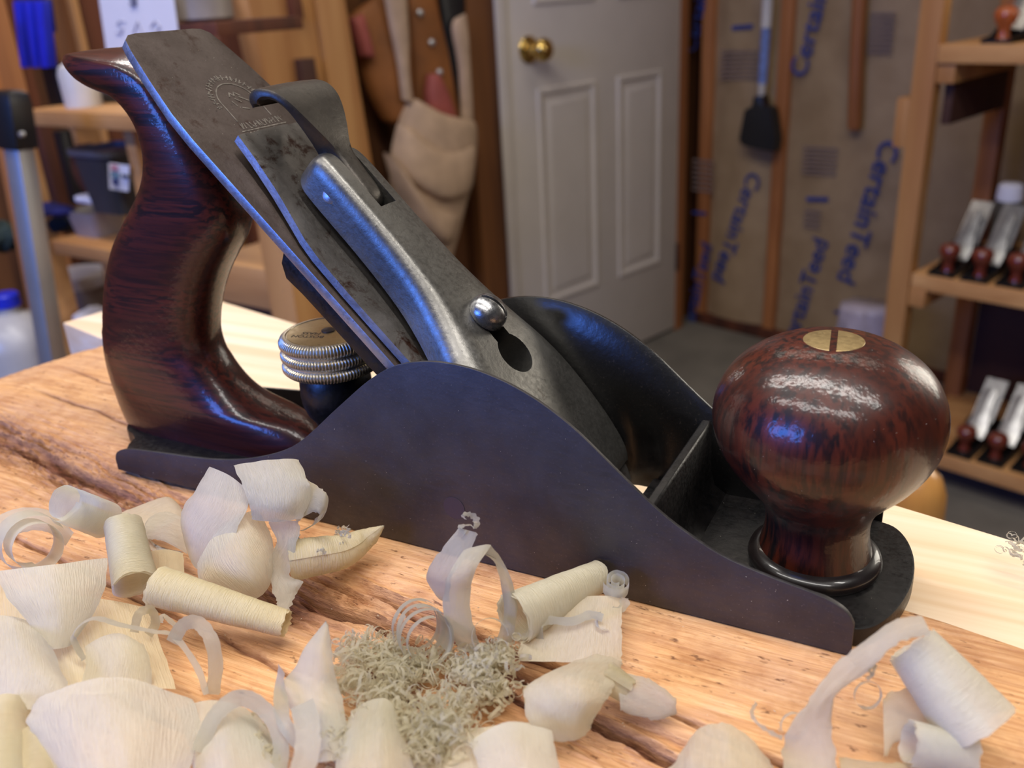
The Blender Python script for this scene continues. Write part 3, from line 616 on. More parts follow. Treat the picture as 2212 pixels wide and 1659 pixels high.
# things hanging on and leaning near the back wall
br = empty('hanging_brush', tuple(onP(1645, 220, PB-60)), 'black bristle brush with a blue and white handle hanging by the stud', 'brush')
h0, h1, h2, h3 = onP(1662, -60, PB-60), onP(1655, 60, PB-60), onP(1647, 180, PB-60), onP(1644, 212, PB-60)
MB().tube([tuple(h0), tuple(h1)], 15, 16).build('handle', MT['bucket'], br, 50)
MB().tube([tuple(h1), tuple(h2)], 13, 16).build('handle_grip', plain('blue_white_grip', srgb(112, 130, 184), 0.4, 0, 0.35, 60), br, 50)
MB().tube([tuple(h2), tuple(h3)], [12, 8], 16).build('ferrule', MT['bucket'], br, 50)
hd = [[(1636, 206), (1652, 206)], [(1632, 228), (1656, 228)], [(1616, 236), (1672, 232)], [(1604, 300), (1682, 300)], [(1612, 312), (1678, 326)]]
secs = []
for (a, b) in hd:
    A = onP(*a, PB-60); B = onP(*b, PB-60); secs.append([tuple(A-E1*20), tuple((A+B)/2-E1*26), tuple(B-E1*20), tuple(B+E1*20), tuple((A+B)/2+E1*26), tuple(A+E1*20)])
MB().loft(secs).build('bristles', MT['black'], br, 40)
tag(MB().tube([tuple(onP(1860, -120, PB-46)), tuple(onP(1857, 0, PB-46)), tuple(onP(1850, 150, PB-46)), tuple(onP(1846, 272, PB-46)), tuple(onP(1845.6, 280, PB-46))], [19, 19, 19, 19, 15], 20).build('hanging_dowel', MT['studo'], None, 50), 'orange wooden rod hanging against the kraft paper', 'rod')
bgc = PQ(1990, -640, -760)
def bag():
    secs = []; c = PQ(2010, -655, FLOOR)
    for i in range(31):
        t = i/30; z = 330*t; w = 92*(1-0.35*t)*(1 if i else 0.9); ring = []
        for j in range(40):
            ph = 2*PI*j/40; k = 1+0.30*(fbm(np.array([math.cos(ph)*2.5+t*2]), np.array([math.sin(ph)*2.5+t*3]), 13)[0]-0.47)*2
            ring.append(tuple(c+E2*(w*k*math.cos(ph))+E1*(60*k*math.sin(ph))+np.array([0, 0, z])))
        secs.append(ring)
    return tag(MB().loft(secs).build('plastic_bag', plain('lilac_plastic', srgb(176, 164, 172), 0.4, 0, 0.15, 20), None, 180), 'crumpled pale lilac plastic bag on the floor beside the shelf post', 'bag')
bag()
hw = hit(1968, 1075, FWD, FWD@CMM+900.0)
tag(MB().lathe([(0.01, FLOOR-hw[2]), (24, FLOOR-hw[2]), (24, -90), (31, -60), (33, -20), (31.5, 8), (26, 24), (16, 34), (6, 38), (0.01, 38.5)], tuple(hw), 48).build('rounded_post', MT['honey'], None, 60), 'round topped honey coloured wooden post behind the front knob', 'post')

# ------------------------------------------------------------------ slab and pine board
DU = np.array([0.983, -0.183]); CV = np.array([0.183, 0.983])
def slab_height(u, v):
    gv = -6.0 + 4.0*np.sin(u/70.0) + 7*(fbm(u/45.0, u*0+3.3, 5)-0.47)           # centre line of the long natural groove
    d = v-gv
    base = np.where(d > 0, -3.0*np.exp(-np.clip(d, 0, None)/9.0), -3.0-0.00115*np.clip(-d, 0, None)**2)
    left = 1/(1+np.exp((u-55)/14.0)); right = 1/(1+np.exp(-(u-150)/18.0))
    wob = 5*(fbm(u/26.0, v/9.0, 71, 3)-0.45)
    wdt = 6.0+8.0*fbm(u/38.0, u*0+1.7, 9)*(0.5+0.9*left)
    g = np.exp(-((d+wob)/wdt)**2)
    depth = 3.0+5.0*fbm(u/24.0, u*0+9.1, 21)
    ridg = np.abs(fbm(u/55.0, (v+wob)/3.2, 31, 4)-0.47)*2
    brk = np.abs(fbm(u/7.0, v/5.0, 37, 3)-0.47)
    h = base - g*depth*(0.25+1.7*ridg) - g*left*np.clip(0.10-brk, 0, 1)*18*0.6
    cr = np.zeros_like(h)                                                        # narrow drying cracks
    for (vc, amp, wl, ua, ub, dp, wd) in ((-8.0, 5.0, 60.0, 90, 330, 5.5, 1.3), (-1.0, 4.0, 44.0, 110, 330, 3.8, 0.8), (-17.0, 5.0, 80.0, 120, 330, 4.5, 1.1), (3.5, 3.0, 50.0, 130, 290, 2.2, 0.6), (-38.0, 7.0, 90.0, -40, 150, 1.8, 0.7), (-58.0, 7.0, 70.0, 40, 260, 2.2, 0.8), (20.0, 4.0, 120.0, -110, 20, 1.0, 0.5), (44.0, 4.0, 100.0, -120, -10, 0.9, 0.5)):
        c = vc+amp*np.sin(u/wl+vc)+3.5*(fbm(u/14.0, u*0+vc, 91, 3)-0.45)
        k = np.exp(-((v-c)/(wd*(0.6+1.2*fbm(u/10.0, u*0+vc*2, 93))))**2)*np.clip((u-ua)/25, 0, 1)*np.clip((ub-u)/25, 0, 1)
        h = h-k*dp*(0.4+fbm(u/18.0, u*0+vc, 95)); cr = np.maximum(cr, k)
    dim = np.exp(-(((u-103)/22)**2+((v+13)/6.0)**2)); h = h-dim*8.0*(0.4+1.2*ridg)
    fib = fbm(u/22.0, v/0.75, 41, 4)-0.47
    fine = 0.55*fib+0.9*(fbm(u/50.0, v/8.0, 51, 4)-0.46)
    pit = np.clip(fbm(u/3.2, v/0.9, 83, 2)-0.60, 0, 1)*2.2
    flat = np.clip((v-4)/16.0, 0, 1)*np.clip((u+20)/25.0, 0, 1)*np.clip((255-u)/15.0, 0, 1)
    h = h + (fine-pit)*(1.0-0.55*flat) - 0.35*flat
    end = np.clip((-112-u)/25.0, 0, None); h = h-6*end**2*0.5
    return h, np.clip(np.clip(g*1.15*(0.30+0.9*ridg+0.35*fbm(u/9.0, v/2.0, 61)), 0, 1)*(0.35+0.75*left)+cr*0.85+dim*0.8, 0, 1)
def make_slab():
    nu, nv = 820, 420
    us = np.linspace(0, 1, nu); vs = np.linspace(-112, 70.5, nv)
    U, V = np.meshgrid(us, vs, indexing='ij')
    u0 = -143.0+0.24*(V-25.7)+1.2*(fbm(V/5.0, V*0, 3)-0.47)*3
    Uu = u0+(430-u0)*U
    H, B = slab_height(Uu, V)
    edge = np.clip((V-67.5)/3.0, 0, 1); H = H-edge**2*1.6
    H = np.minimum(H, -0.02)
    X = Uu*DU[0]+V*CV[0]; Y = Uu*DU[1]+V*CV[1]
    top = np.stack([X, Y, H], -1).reshape(-1, 3)
    idx = np.arange(nu*nv).reshape(nu, nv)
    q = np.stack([idx[:-1, :-1], idx[1:, :-1], idx[1:, 1:], idx[:-1, 1:]], -1).reshape(-1, 4)
    ring = np.concatenate([idx[:, 0], idx[-1, 1:], idx[-2::-1, -1], idx[0, -2:0:-1]])
    low = top[ring].copy(); low[:, 2] = -58.0
    nb = len(top); k = len(ring); j = np.arange(k); jn = (j+1) % k
    side = np.stack([ring[j], nb+j, nb+jn, ring[jn]], -1)
    v = np.concatenate([top, low])*MM; f = np.concatenate([q, side])
    me = bpy.data.meshes.new('slab'); me.from_pydata(v.tolist(), [], f.tolist()+[tuple(nb+np.arange(k))])
    at = me.attributes.new('bark', 'FLOAT', 'POINT'); at.data.foreach_set('value', np.concatenate([B.reshape(-1), np.zeros(k)]).astype(np.float32))
    return finish('live_edge_slab', me, MT['slab'], None, 50)
slab = make_slab()
tag(slab, 'thick orange brown live edge slab with a long dark groove, under the hand plane', 'slab')
def make_pine():
    a = math.radians(14.0); d = np.array([math.cos(a), -math.sin(a), 0]); c = np.array([math.sin(a), math.cos(a), 0])
    p0 = onZ(135, 697, -9.0); far = onZ(632, 697, -9.0); farw = (far-p0)@c
    o = p0; L = 900.0
    P = [o, o+d*L, o+d*L+c*farw, o+c*farw]
    mb = MB().prism([tuple(p) for p in P], (0, 0, 0), (0, 0, -49))
    return mb.build('pine_board', MT['pine'], None, 30, 0.8)
pine = make_pine()
tag(pine, 'smooth pale pine board lying behind the slab and the plane', 'board')

# the bench that carries slab and board
wbn = empty('workbench', (200, 0, FLOOR), 'plain wooden workbench under the slab and the pine board', 'workbench')
def suv(u, v, z): return (DU[0]*u+CV[0]*v, DU[1]*u+CV[1]*v, z)
MB().prism([suv(-60, -100, -58.2), suv(900, -100, -58.2), suv(900, 118, -58.2), suv(-60, 118, -58.2)], (0, 0, 0), (0, 0, -60)).build('bench_top', MT['studh'], wbn, 30, 1)
for u in (-30, 860):
    for v in (-80, 90): MB().prism([suv(u-30, v-22, -118), suv(u+30, v-22, -118), suv(u+30, v+22, -118), suv(u-30, v+22, -118)], (0, 0, 0), (0, 0, FLOOR+118)).build('leg', MT['studh'], wbn, 30, 1)

# ------------------------------------------------------------------ the hand plane
hp = empty('hand_plane', (110, 28.75, 0), 'antique iron smoothing plane with dark rosewood handle and front knob, standing on the slab', 'plane')
S2 = 2**-0.5; K0 = 172.3; YC = 28.8
def ip(s, t, n): return (K0+(n-s)*S2, t, (s+n)*S2)            # blade frame: s up the blade, t across, n off its face
CHK = [(-0.6, 0.0), (-0.8, 4.2), (0.4, 6.8), (2.8, 8.2), (6.8, 9.4), (12.6, 10.2), (28.1, 11.5), (40.9, 12.6), (51.2, 14.0), (61.5, 16.3), (71.5, 19.6), (79.5, 23.2), (85.5, 27.1), (92.4, 32.8), (99.0, 38.7), (105.4, 44.2), (110.8, 48.8), (116.2, 52.8), (121.5, 55.9), (127.5, 58.0), (134.0, 59.2), (140.5, 59.4), (146.4, 58.9), (151.3, 57.9), (156.8, 56.3), (163.7, 53.4), (170.0, 49.8), (175.6, 45.9), (182.1, 40.3), (189.7, 33.7), (197.3, 27.6), (204.5, 23.2), (213.0, 19.2), (224.8, 16.4), (233.5, 14.9), (238.5, 13.4), (241.6, 11.4), (243.2, 8.6), (242.8, 4.0), (241.4, 0.0)]
CTX, CTZ = zip(*[(p[0], p[1]) for p in crom(CHK[1:-2], 4)])
def cheek(y0, sgn, mat):                       # outer face at y0, thickening downwards on the inside
    xs = sorted(set([-0.8, -0.5, 0.0, 0.8, 1.8, 3.0, 4.5]+list(np.linspace(6, 236, 93))+[237.5, 239, 240.3, 241.4, 242.3, 242.9, 243.2]))
    secs = []
    for x in xs:
        top = float(np.interp(x, np.maximum.accumulate(CTX), CTZ)); ring = [(x, y0, 0.0), (x, y0, top)]
        for k in (0.0, 0.06, 0.13, 0.22, 0.33, 0.46, 0.6, 0.78, 1.0):
            d = top*k; t = 1.0+3.8*math.tanh(d/9.0) if x < 236 else 1.5
            if sgn < 0: t *= 1-0.75*math.exp(-((x-172.5)/6.0)**4)*min(1, max(0, (d-20)/12))          # cut away beside the mouth
            ring.append((x, y0+sgn*t, top-d))
        secs.append(ring)
    return MB().loft(secs).build('cheek', mat, hp, 32, 0.35, 2)
ck1 = cheek(0.0, 1, MT['cheek']); ck2 = cheek(57.5, -1, MT['gloss'])
tag(ck1, 'near cheek of bare dark iron'); tag(ck2, 'far cheek with black japanned inside')
# bed castings with a rounded heel tongue and rounded toe; the throat between them stays open
tongue = [(-8-13*math.sin(a), 28.75-13*math.cos(a)) for a in np.linspace(0.05*PI, 0.95*PI, 16)]
rear = [(168, 3.0), (0.2, 3.0), (-4.5, 9.0), (-6.5, 13.5)]+tongue+[(-6.5, 44), (-4.5, 48.5), (0.2, 54.5), (168, 54.5)]
MB().prism([(x, y, 0) for x, y in rear], (0, 0, 0), (0, 0, 5.0)).build('rear_bed', MT['japan'], hp, 30, 0.8)
toe = [(176.5, 3.0), (241.6, 3.0), (245.2, 4.6), (248.2, 8.0), (251.0, 14.5), (253.0, 23.0), (253.6, 31.0), (252.8, 40.0), (250.2, 48.0), (246.5, 53.0), (241.6, 54.5), (176.5, 54.5)]
MB().prism([(p[0], p[1], 0) for p in [(176.5, 3.0)]+crom(toe[1:-1], 4)+[(176.5, 54.5)]], (0, 0, 0), (0, 0, 5.0)).build('toe_bed', MT['japan'], hp, 30, 0.8)
# front wall of the throat with a small fillet at its foot
rib = [(189.8, 4.5), (191.2, 27.0), (191.6, 27.6), (193.6, 27.6), (194.2, 26.8), (195.0, 12.0), (196.2, 7.5), (200.0, 4.8)]
MB().prism([(x, 3.0, z) for x, z in rib], (0, 0, 0), (0, 51.5, 0)).build('throat_wall', MT['japan'], hp, 40, 0.3)
# frog plate under the blade, its foot and the vertical post under the wheel
fr = [(10, -2.4), (117, -2.4), (120.5, -3.2), (121.6, -5.4), (120.3, -8.6), (116.5, -11.2), (110, -10.6), (60, -9.6), (10, -9.0)]
MB().prism([ip(s, 8.5, n) for s, n in crom(fr, 1, True)], (0, 0, 0), (0, 40.5, 0)).build('frog', MT['japan'], hp, 45, 0.5)
MB().prism([(106, 20, 4), (166, 20, 4), (158, 20, 12), (116, 20, 50), (106, 20, 50)], (0, 0, 0), (0, 20, 0)).build('frog_foot', MT['japan'], hp, 30, 0.5)
post = [(0.01, 37.8), (8.6, 37.8), (10.6, 37.0), (11.5, 34.8), (11.7, 30.5), (11.4, 27.0), (10.2, 23.5), (8.4, 21.0), (7.4, 18.0), (7.2, 4.0), (0.01, 4.0)]
WX = 77.6
MB().lathe(post[::-1], (WX, YC, 0), 48).build('wheel_post', MT['japan'], hp, 40)
# adjusting wheel: three knurled ridges, brass face, stamped lettering
prof = [(0.01, 38.5), (13.4, 38.5), (14.9, 38.9)]
for z0 in (39.2, 43.2, 47.2): prof += [(15.3, z0+0.25), (15.75, z0+0.8), (15.75, z0+2.1), (15.3, z0+2.75), (14.6, z0+3.05), (14.6, z0+3.6)]
prof = prof[:-2]+[(15.2, 50.3), (14.5, 50.9), (13.6, 51.0), (13.35, 50.65), (13.1, 50.75), (0.01, 50.8)]
def knurl(r, z, a):
    return r+0.34*max(0, min(1, (r-14.9)/0.3))*(abs(math.sin(a*48))*2-1.4)
wh = MB().lathe(prof, (WX, YC, 0), 760, None, knurl).build('adjusting_wheel', MT['nickel'], hp, 50)
tag(wh, 'nickel and brass wheel with three knurled ridges')
MB().lathe([(0.01, 50.7), (13.0, 50.7), (13.0, 50.86), (12.8, 50.92), (0.01, 50.92)], (WX, YC, 0), 64).build('wheel_face', MT['brass'], wh, 40)
text_mesh('wheel_lettering', 'BOSTON\nMASS', 2.7, Matrix.Translation((WX*MM-0.0035, YC*MM-0.0050, 0.05094)) @ Matrix.Rotation(PI+0.25, 4, 'Z'), MT['ink'], wh, 0.03)
MB().lathe([(0.01, 50.8), (2.2, 50.8), (2.2, 51.3), (1.7, 51.6), (0.01, 51.6)], (WX, YC, 0), 24).build('wheel_stem', MT['iron'], wh, 40)

# blade with clipped top corners
tk = 3.0
bl = [(1.5, 5.6), (160.0, 5.6), (170.0, 6.3), (182.0, 8.6), (193.0, 11.2), (197.2, 12.6), (199.0, 15.0), (199.4, 18.0), (199.4, 40.5), (199.0, 43.6), (197.2, 46.0), (193.0, 47.4), (182.0, 50.0), (170.0, 52.0), (160.0, 52.6), (1.5, 52.6)]
iron = MB().prism([ip(s, t, 0) for s, t in bl], (0, 0, 0), (-tk*S2, 0, -tk*S2)).build('blade', MT['iron'], hp, 30, 0.35, 2)
def edge_faces(o, mat, ny=0.55):
    o.data.materials.append(mat)
    for p in o.data.polygons:
        if abs(p.normal.y) > ny: p.material_index = 1
edge_faces(iron, MT['edge'])
tag(iron, 'dark patinated cutting iron with stamped arch')
# maker's stamp: two arches, a ring of letter ticks, a small figure, two lines of letters in a box
def strip(path, wd, n0, h=0.16):
    mb = MB()
    for a, b in zip(path[:-1], path[1:]):
        a = np.array(a, float); b = np.array(b, float); d = b-a; L = np.hypot(*d); q = np.array([-d[1], d[0]])/max(L, 1e-6)*wd/2; e = d/max(L, 1e-6)*wd*0.2
        c = [a-q-e, b-q+e, b+q+e, a+q-e]
        mb.add([ip(p[0], p[1], n0) for p in c]+[ip(p[0], p[1], n0+h) for p in c], [(3, 2, 1, 0), (4, 5, 6, 7), (0, 1, 5, 4), (1, 2, 6, 5), (2, 3, 7, 6), (3, 0, 4, 7)])
    return mb
def put(dst, src): dst.add(src.v, src.f)
SC0, ST0 = 167.0, 33.4
st = MB()
for r in (7.4,):
    put(st, strip([(SC0-4, ST0-r)]+[(SC0+3+r*0.95*math.sin(a), ST0-r*math.cos(a)) for a in np.linspace(0, PI, 22)]+[(SC0-4, ST0+r)], 0.34, -0.05))
put(st, strip([(SC0-7.8, ST0-9.0), (SC0-7.8, ST0+10.5)], 0.34, -0.05))
st.build('stamp_arch', MT['tarnish'], iron, 0)
rnd = random.Random(5)
st = MB()
for a in np.linspace(-0.12, PI+0.12, 23):
    for q in range(2):
        c = np.array([SC0+3+9.4*math.sin(a), ST0-9.4*math.cos(a)]); o = np.array([math.sin(a), -math.cos(a)]); tn = np.array([-o[1], o[0]])
        j = rnd.uniform(-0.45, 0.45); k = rnd.uniform(-0.5, 0.5)
        put(st, strip([c+o*(-0.9)+tn*(j*0.7-0.15), c+o*0.9+tn*(j+k*0.6)] if q == 0 else [c+o*k+tn*(-0.45), c+o*k*0.3+tn*0.5], 0.32, -0.05))
for row, s0 in enumerate((SC0-6.0, SC0-9.6)):
    for t in np.linspace(ST0-7.5, ST0+9.5, 13):
        j = rnd.uniform(-0.3, 0.3)
        put(st, strip([(s0-1.0, t+j*0.7), (s0+1.0, t-j*0.7)], 0.32, -0.05))
        if rnd.random() < 0.6: put(st, strip([(s0+rnd.choice([-1.1, 0, 1.1]), t), (s0+rnd.choice([-1.1, 0, 1.1]), t+0.9)], 0.3, -0.05))
tag(st.build('stamp_letters', MT['tarnish'], iron, 0), kind='stuff')
st = MB()
for pa in ([(3, -3), (5, -1.5), (3.2, -0.5), (5, 0.8), (3, 2.6)], [(2.5, 1.5), (0, 4.8), (-2.2, 5.2), (-3.4, 3.6)], [(1, -3.6), (-1.5, -3.0)], [(-2.6, -1.2), (-3.6, 1.6)], [(2.0, -1.2), (0.2, 0.6)]):
    put(st, strip([(SC0+2.5+a*0.8, ST0+b*0.8) for a, b in pa], 0.36, -0.05))
st.build('stamp_figure', MT['tarnish'], iron, 0)

# chip breaker: full width at the nose, shouldered and narrower towards the top, slightly arched away from the blade
CBS = [(3.5, 22.5, 0.4, 0.5), (5.0, 22.9, 0.25, 2.4), (9, 23.1, 0.25, 4.0), (16, 23.2, 0.4, 4.6), (30, 23.2, 0.6, 4.2), (60, 23.2, 0.8, 3.8), (100, 23.0, 0.8, 3.6), (113, 22.6, 0.9, 3.7), (119, 21.8, 1.1, 3.9), (126, 20.0, 1.4, 4.3), (135, 17.9, 1.9, 4.9), (146, 16.2, 2.6, 5.5), (154.5, 15.4, 3.1, 5.9)]
secs = []
for s, hw, n0, n1 in CBS:
    ring = []
    m = 14
    for i in range(m+1):
        t = -hw+2*hw*i/m; cr = 1-(t/hw)**2
        e = 0.35 if i in (0, m) else 0.0
        dish = -0.9*math.exp(-((abs(t/hw)-0.62)/0.16)**2)*min(1, max(0, (s-20)/60))
        ring.append(ip(s, YC+t*0.96+0.9, n1-e+dish*0.6))
    for i in range(m, -1, -1): ring.append(ip(s, YC+0.9+0.96*(-hw+2*hw*i/m), n0))
    secs.append(ring)
cb = MB().loft(secs).build('chip_breaker', MT['cap'], hp, 38)
edge_faces(cb, MT['edge'], 0.7)
# lever cap: rounded ridge handle flaring to the full width, thin at the tip
def lcsec(s, hw, ft, n0, nt, hs):            # hw half width low, ft half width of the flat top, hs shoulder height fraction
    pts = []
    for i in range(9):
        a = (i/8)*PI/2
        pts.append((hw-(hw-ft)*(1-math.cos(a)), n0+(nt-n0)*(hs+(1-hs)*math.sin(a))))
    right = [(hw, n0)]+pts
    top = [(ft*k, nt+0.6*(1-k*k)) for k in (0.66, 0.33, 0.0, -0.33, -0.66)]
    left = [(-x, y) for x, y in right[::-1]]
    return [ip(s, YC+x, y) for x, y in right+top+left]
LCS = [(10.5, 22.6, 20.5, 4.9, 6.6, 0.5), (13, 23.6, 20.6, 4.8, 8.4, 0.5), (18, 24.4, 20.4, 4.8, 10.2, 0.5), (27, 24.8, 19.4, 4.9, 12.4, 0.48), (38, 24.8, 17.8, 5.0, 14.2, 0.46), (48, 24.2, 15.6, 5.0, 15.6, 0.44), (57, 22.6, 13.0, 5.0, 16.4, 0.42), (65, 19.8, 10.8, 5.2, 16.9, 0.42), (72, 17.0, 9.2, 5.4, 17.3, 0.44), (79, 14.6, 8.2, 5.6, 17.6, 0.46), (87, 12.6, 7.5, 5.8, 17.8, 0.48), (97, 11.3, 7.1, 6.0, 18.0, 0.50), (108, 10.6, 6.9, 6.2, 18.2, 0.52), (118, 10.4, 6.9, 6.4, 18.4, 0.54), (126, 10.3, 6.9, 6.6, 18.5, 0.56), (131, 10.0, 6.6, 6.8, 18.4, 0.56), (133.6, 9.2, 6.2, 7.4, 17.8, 0.56), (135.0, 8.2, 5.6, 8.6, 16.6, 0.56)]
def lerp_sections(L, sub):
    return [tuple(p) for p in crom(L, sub)]
lc = MB().loft([lcsec(*r) for r in lerp_sections(LCS, 4)]).build('lever_cap', MT['lever'], hp, 40)
def zcyl(s, t, n0, n1, r, seg=40): return MB().loft([[ip(s+r*math.cos(2*PI*j/seg), t+r*math.sin(2*PI*j/seg), n) for j in range(seg)] for n in (n0, n1)])
cut1 = zcyl(57.0, YC, 2, 30, 6.4).build('cut', None)
cut2 = MB().prism([ip(57, YC-3.6, 2), ip(72, YC-3.6, 2), ip(75, YC-2, 2), ip(75, YC+2, 2), ip(72, YC+3.6, 2), ip(57, YC+3.6, 2)], (0, 0, 0), (28*S2, 0, 28*S2)).build('cut', None)
cut3 = MB().prism([ip(112.5, YC-3.7, 8.5), ip(145, YC-3.7, 8.5), ip(145, YC+3.7, 8.5), ip(112.5, YC+3.7, 8.5)], (0, 0, 0), (20*S2, 0, 20*S2)).build('cut', None)
boolean_cut(lc, [cut1, cut2, cut3])
# pivot pin end on the flank
nrm = np.array(ip(0, -0.92, 0.39))-np.array(ip(0, 0, 0))
pc = np.array(ip(124.0, YC-9.75, 12.6))
M = Matrix.Translation(Vector(pc)) @ Vector(nrm).to_track_quat('Z', 'Y').to_matrix().to_4x4()
MB().lathe([(0.01, -1.5), (2.4, -1.5), (2.4, 0.1), (2.1, 0.35), (0.01, 0.45)], (0, 0, 0), 28, M).build('pivot_pin', MT['edge'], hp, 40)
# cam lever: from the slot, up and over to a curled finger end
LV = [(114.6, 14.2, 3.4, 3.0), (115.6, 16.4, 3.45, 4.5), (117.5, 17.7, 3.5, 5.4), (121, 18.3, 3.5, 5.8), (126, 18.8, 3.5, 6.0), (131, 19.6, 3.7, 6.4), (134.5, 20.6, 4.8, 6.0), (138, 21.8, 6.8, 4.8), (143, 23.2, 9.4, 3.4), (148, 24.0, 11.3, 2.5), (152.5, 23.4, 12.2, 2.4), (156, 21.4, 12.5, 2.8), (158.2, 18.9, 12.5, 3.8), (158.8, 16.2, 12.2, 4.4), (158.0, 14.2, 11.6, 3.4), (156.8, 13.2, 10.8, 1.4)]
LP = crom(LV, 4); secs = []
for i, (s, n, hw, th) in enumerate(LP):
    a = LP[max(i-1, 0)]; b = LP[min(i+1, len(LP)-1)]; d = np.array([b[0]-a[0], b[1]-a[1]]); d /= np.hypot(*d); nn = np.array([-d[1], d[0]])
    ring = []; c = min(0.35*th, 0.8)
    for (x, y) in ((-hw, -th+c), (-hw, -c), (-hw+c*0.8, 0), (-hw*0.5, 0.25), (0, 0.35), (hw*0.5, 0.25), (hw-c*0.8, 0), (hw, -c), (hw, -th+c), (hw-c, -th), (0, -th), (-hw+c, -th)):
        ring.append(ip(s+nn[0]*y, YC+x, n+nn[1]*y))
    secs.append(ring)
MB().loft(secs).build('cam_lever', MT['cam'], hp, 42)
# domed lever cap screw with a cut slot
sc_c = np.array(ip(70.5, YC, 0))
Ms = Matrix.Translation(Vector(sc_c)) @ Matrix((( -S2, 0, S2, 0), (0, 1, 0, 0), (S2, 0, S2, 0), (0, 0, 0, 1)))
dome = [(0.01, 10), (2.6, 10), (2.6, 17.6), (5.4, 17.6), (5.75, 18.2), (5.75, 19.4), (5.5, 20.6), (4.8, 21.8), (3.7, 22.8), (2.3, 23.5), (0.9, 23.8), (0.01, 23.85)]
sw = MB().lathe(dome, (0, 0, 0), 48, Ms).build('lever_cap_screw', MT['screw'], hp, 40)
aa = math.radians(-15); dsl = np.array([math.cos(aa), math.sin(aa)]); qsl = np.array([-dsl[1], dsl[0]])
cs = [(70.5+dsl[0]*i*9+qsl[0]*j*0.55, YC+dsl[1]*i*9+qsl[1]*j*0.55) for i, j in ((-1, -1), (1, -1), (1, 1), (-1, 1))]
boolean_cut(sw, [MB().prism([ip(s, t, 21.9) for s, t in cs], (0, 0, 0), (6*S2, 0, 6*S2)).build('cut', None)])
# cheek pin
MB().lathe([(0.01, 0), (3.4, 0), (3.4, 0.12), (0.01, 0.14)], (0, 0, 0), 32, Matrix.Translation((137.4, 0.0, 15.9)) @ Matrix.Rotation(PI/2, 4, 'X')).build('cheek_pin', plain('pin_iron', (0.075, 0.055, 0.06), 0.5, 0.5), hp, 40)

# tote: rounded rear handle with a horn, lofted along its spine
TB = [(-24.0, 5.0), (-25.6, 10.5), (-26.3, 16.0), (-26.5, 22.0), (-26.0, 31.0), (-23.4, 42.0), (-19.4, 53.0), (-14.4, 63.5), (-8.4, 73.0), (-2.2, 80.0), (4.4, 86.6), (10.2, 92.6), (14.6, 98.6), (17.2, 104.4), (18.0, 109.6), (17.0, 114.6), (13.8, 118.8), (9.0, 121.6), (4.0, 123.2), (-1.0, 124.8), (-5.4, 127.0), (-9.0, 130.0), (-11.4, 132.6), (-12.0, 133.6)]
TF = [(70.0, 5.0), (69.0, 10.5), (61.0, 16.6), (46.0, 20.3), (36.5, 25.0), (29.2, 33.0), (26.6, 41.0), (28.0, 49.0), (31.6, 57.5), (36.8, 66.0), (43.0, 73.6), (47.6, 79.4), (50.0, 85.5), (49.4, 93.0), (46.8, 102.0), (42.5, 111.5), (36.5, 122.0), (29.0, 132.6), (21.0, 136.6), (12.0, 136.8), (3.0, 136.6), (-4.0, 136.2), (-9.5, 135.2), (-11.8, 134.2)]
HW = [11.8]*14+[11.6, 11.3, 11.0, 10.8, 10.5, 10.0, 9.0, 7.2, 4.6, 1.5]
HWs = [p[0] for p in crom([(h,) for h in HW], 4)]
secs = []; TBs = crom(TB, 4); TFs = crom(TF, 4)
for i, (b, f) in enumerate(zip(TBs, TFs)):
    c = (b+f)/2; ax = (f-b)/2; L = np.hypot(*ax); h = HWs[i]
    q = min(1, max(0, (i/(len(TBs)-1)-0.62)/0.12)); ring = []
    for j in range(40):
        a = 2*PI*j/40; ca, sa = math.cos(a), math.sin(a)
        ex = (0.62 if L > 26 else 0.72)*(1-q)+q*(0.12 if ca > 0 else 0.95)
        ey = 0.82*(1-q)+q*(0.75 if ca > 0 else 0.85)
        X = c[0]+ax[0]*math.copysign(abs(ca)**ex, ca); Yq = h*math.copysign(abs(sa)**ey, sa)
        Z = c[1]+ax[1]*math.copysign(abs(ca)**ex, ca)
        if ca > 0 and q > 0: Z -= q*4.6*max(0, -Yq/h)*min(1, max(0, (X+6)/28))          # the worn top slopes to the near side
        ring.append((X, YC+Yq, Z))
    secs.append(ring)
tote_o = MB().loft(secs).build('handle', MT['rose'], hp, 55)
tag(tote_o, 'glossy dark rosewood rear handle')

# front knob: turned rosewood with a dark bead, brass slotted nut
KX = 229.3
KP = [(0.01, 8.6), (14.2, 8.6), (13.8, 10.5), (13.1, 14.0), (12.9, 17.5), (13.4, 20.8), (15.0, 24.2), (17.9, 27.8), (21.4, 31.8), (24.4, 36.2), (26.5, 40.8), (27.4, 45.4), (27.2, 49.8), (25.8, 54.2), (23.0, 58.6), (18.8, 62.2), (13.6, 65.0), (8.2, 66.4), (7.2, 66.5), (0.01, 66.5)]
kp = [tuple(p) for p in crom(KP[1:-2], 4)]
kn = MB().lathe([KP[0]]+kp+[KP[-2], KP[-1]], (KX, YC, 0), 72).build('front_knob', MT['knob'], hp, 50)
tag(kn, 'turned glossy rosewood front knob')
MB().lathe([(0.01, 4.5), (15.4, 4.5), (16.5, 5.2), (16.9, 6.6), (16.4, 8.0), (15.2, 8.8), (14.0, 9.3), (0.01, 9.3)], (KX, YC, 0), 64).build('knob_bead', MT['bead'], kn, 40)
nut = MB().lathe([(0.01, 60), (7.2, 60), (7.2, 66.2), (6.9, 66.6), (4.5, 66.9), (2, 67.05), (0.01, 67.1)], (KX, YC, 0), 48).build('knob_nut', MT['brass'], kn, 40)
bx = MB().box((KX, YC, 67.2), (1.6, 20, 3.0), Matrix.Rotation(math.radians(7), 3, 'Z')).build('cut', None)
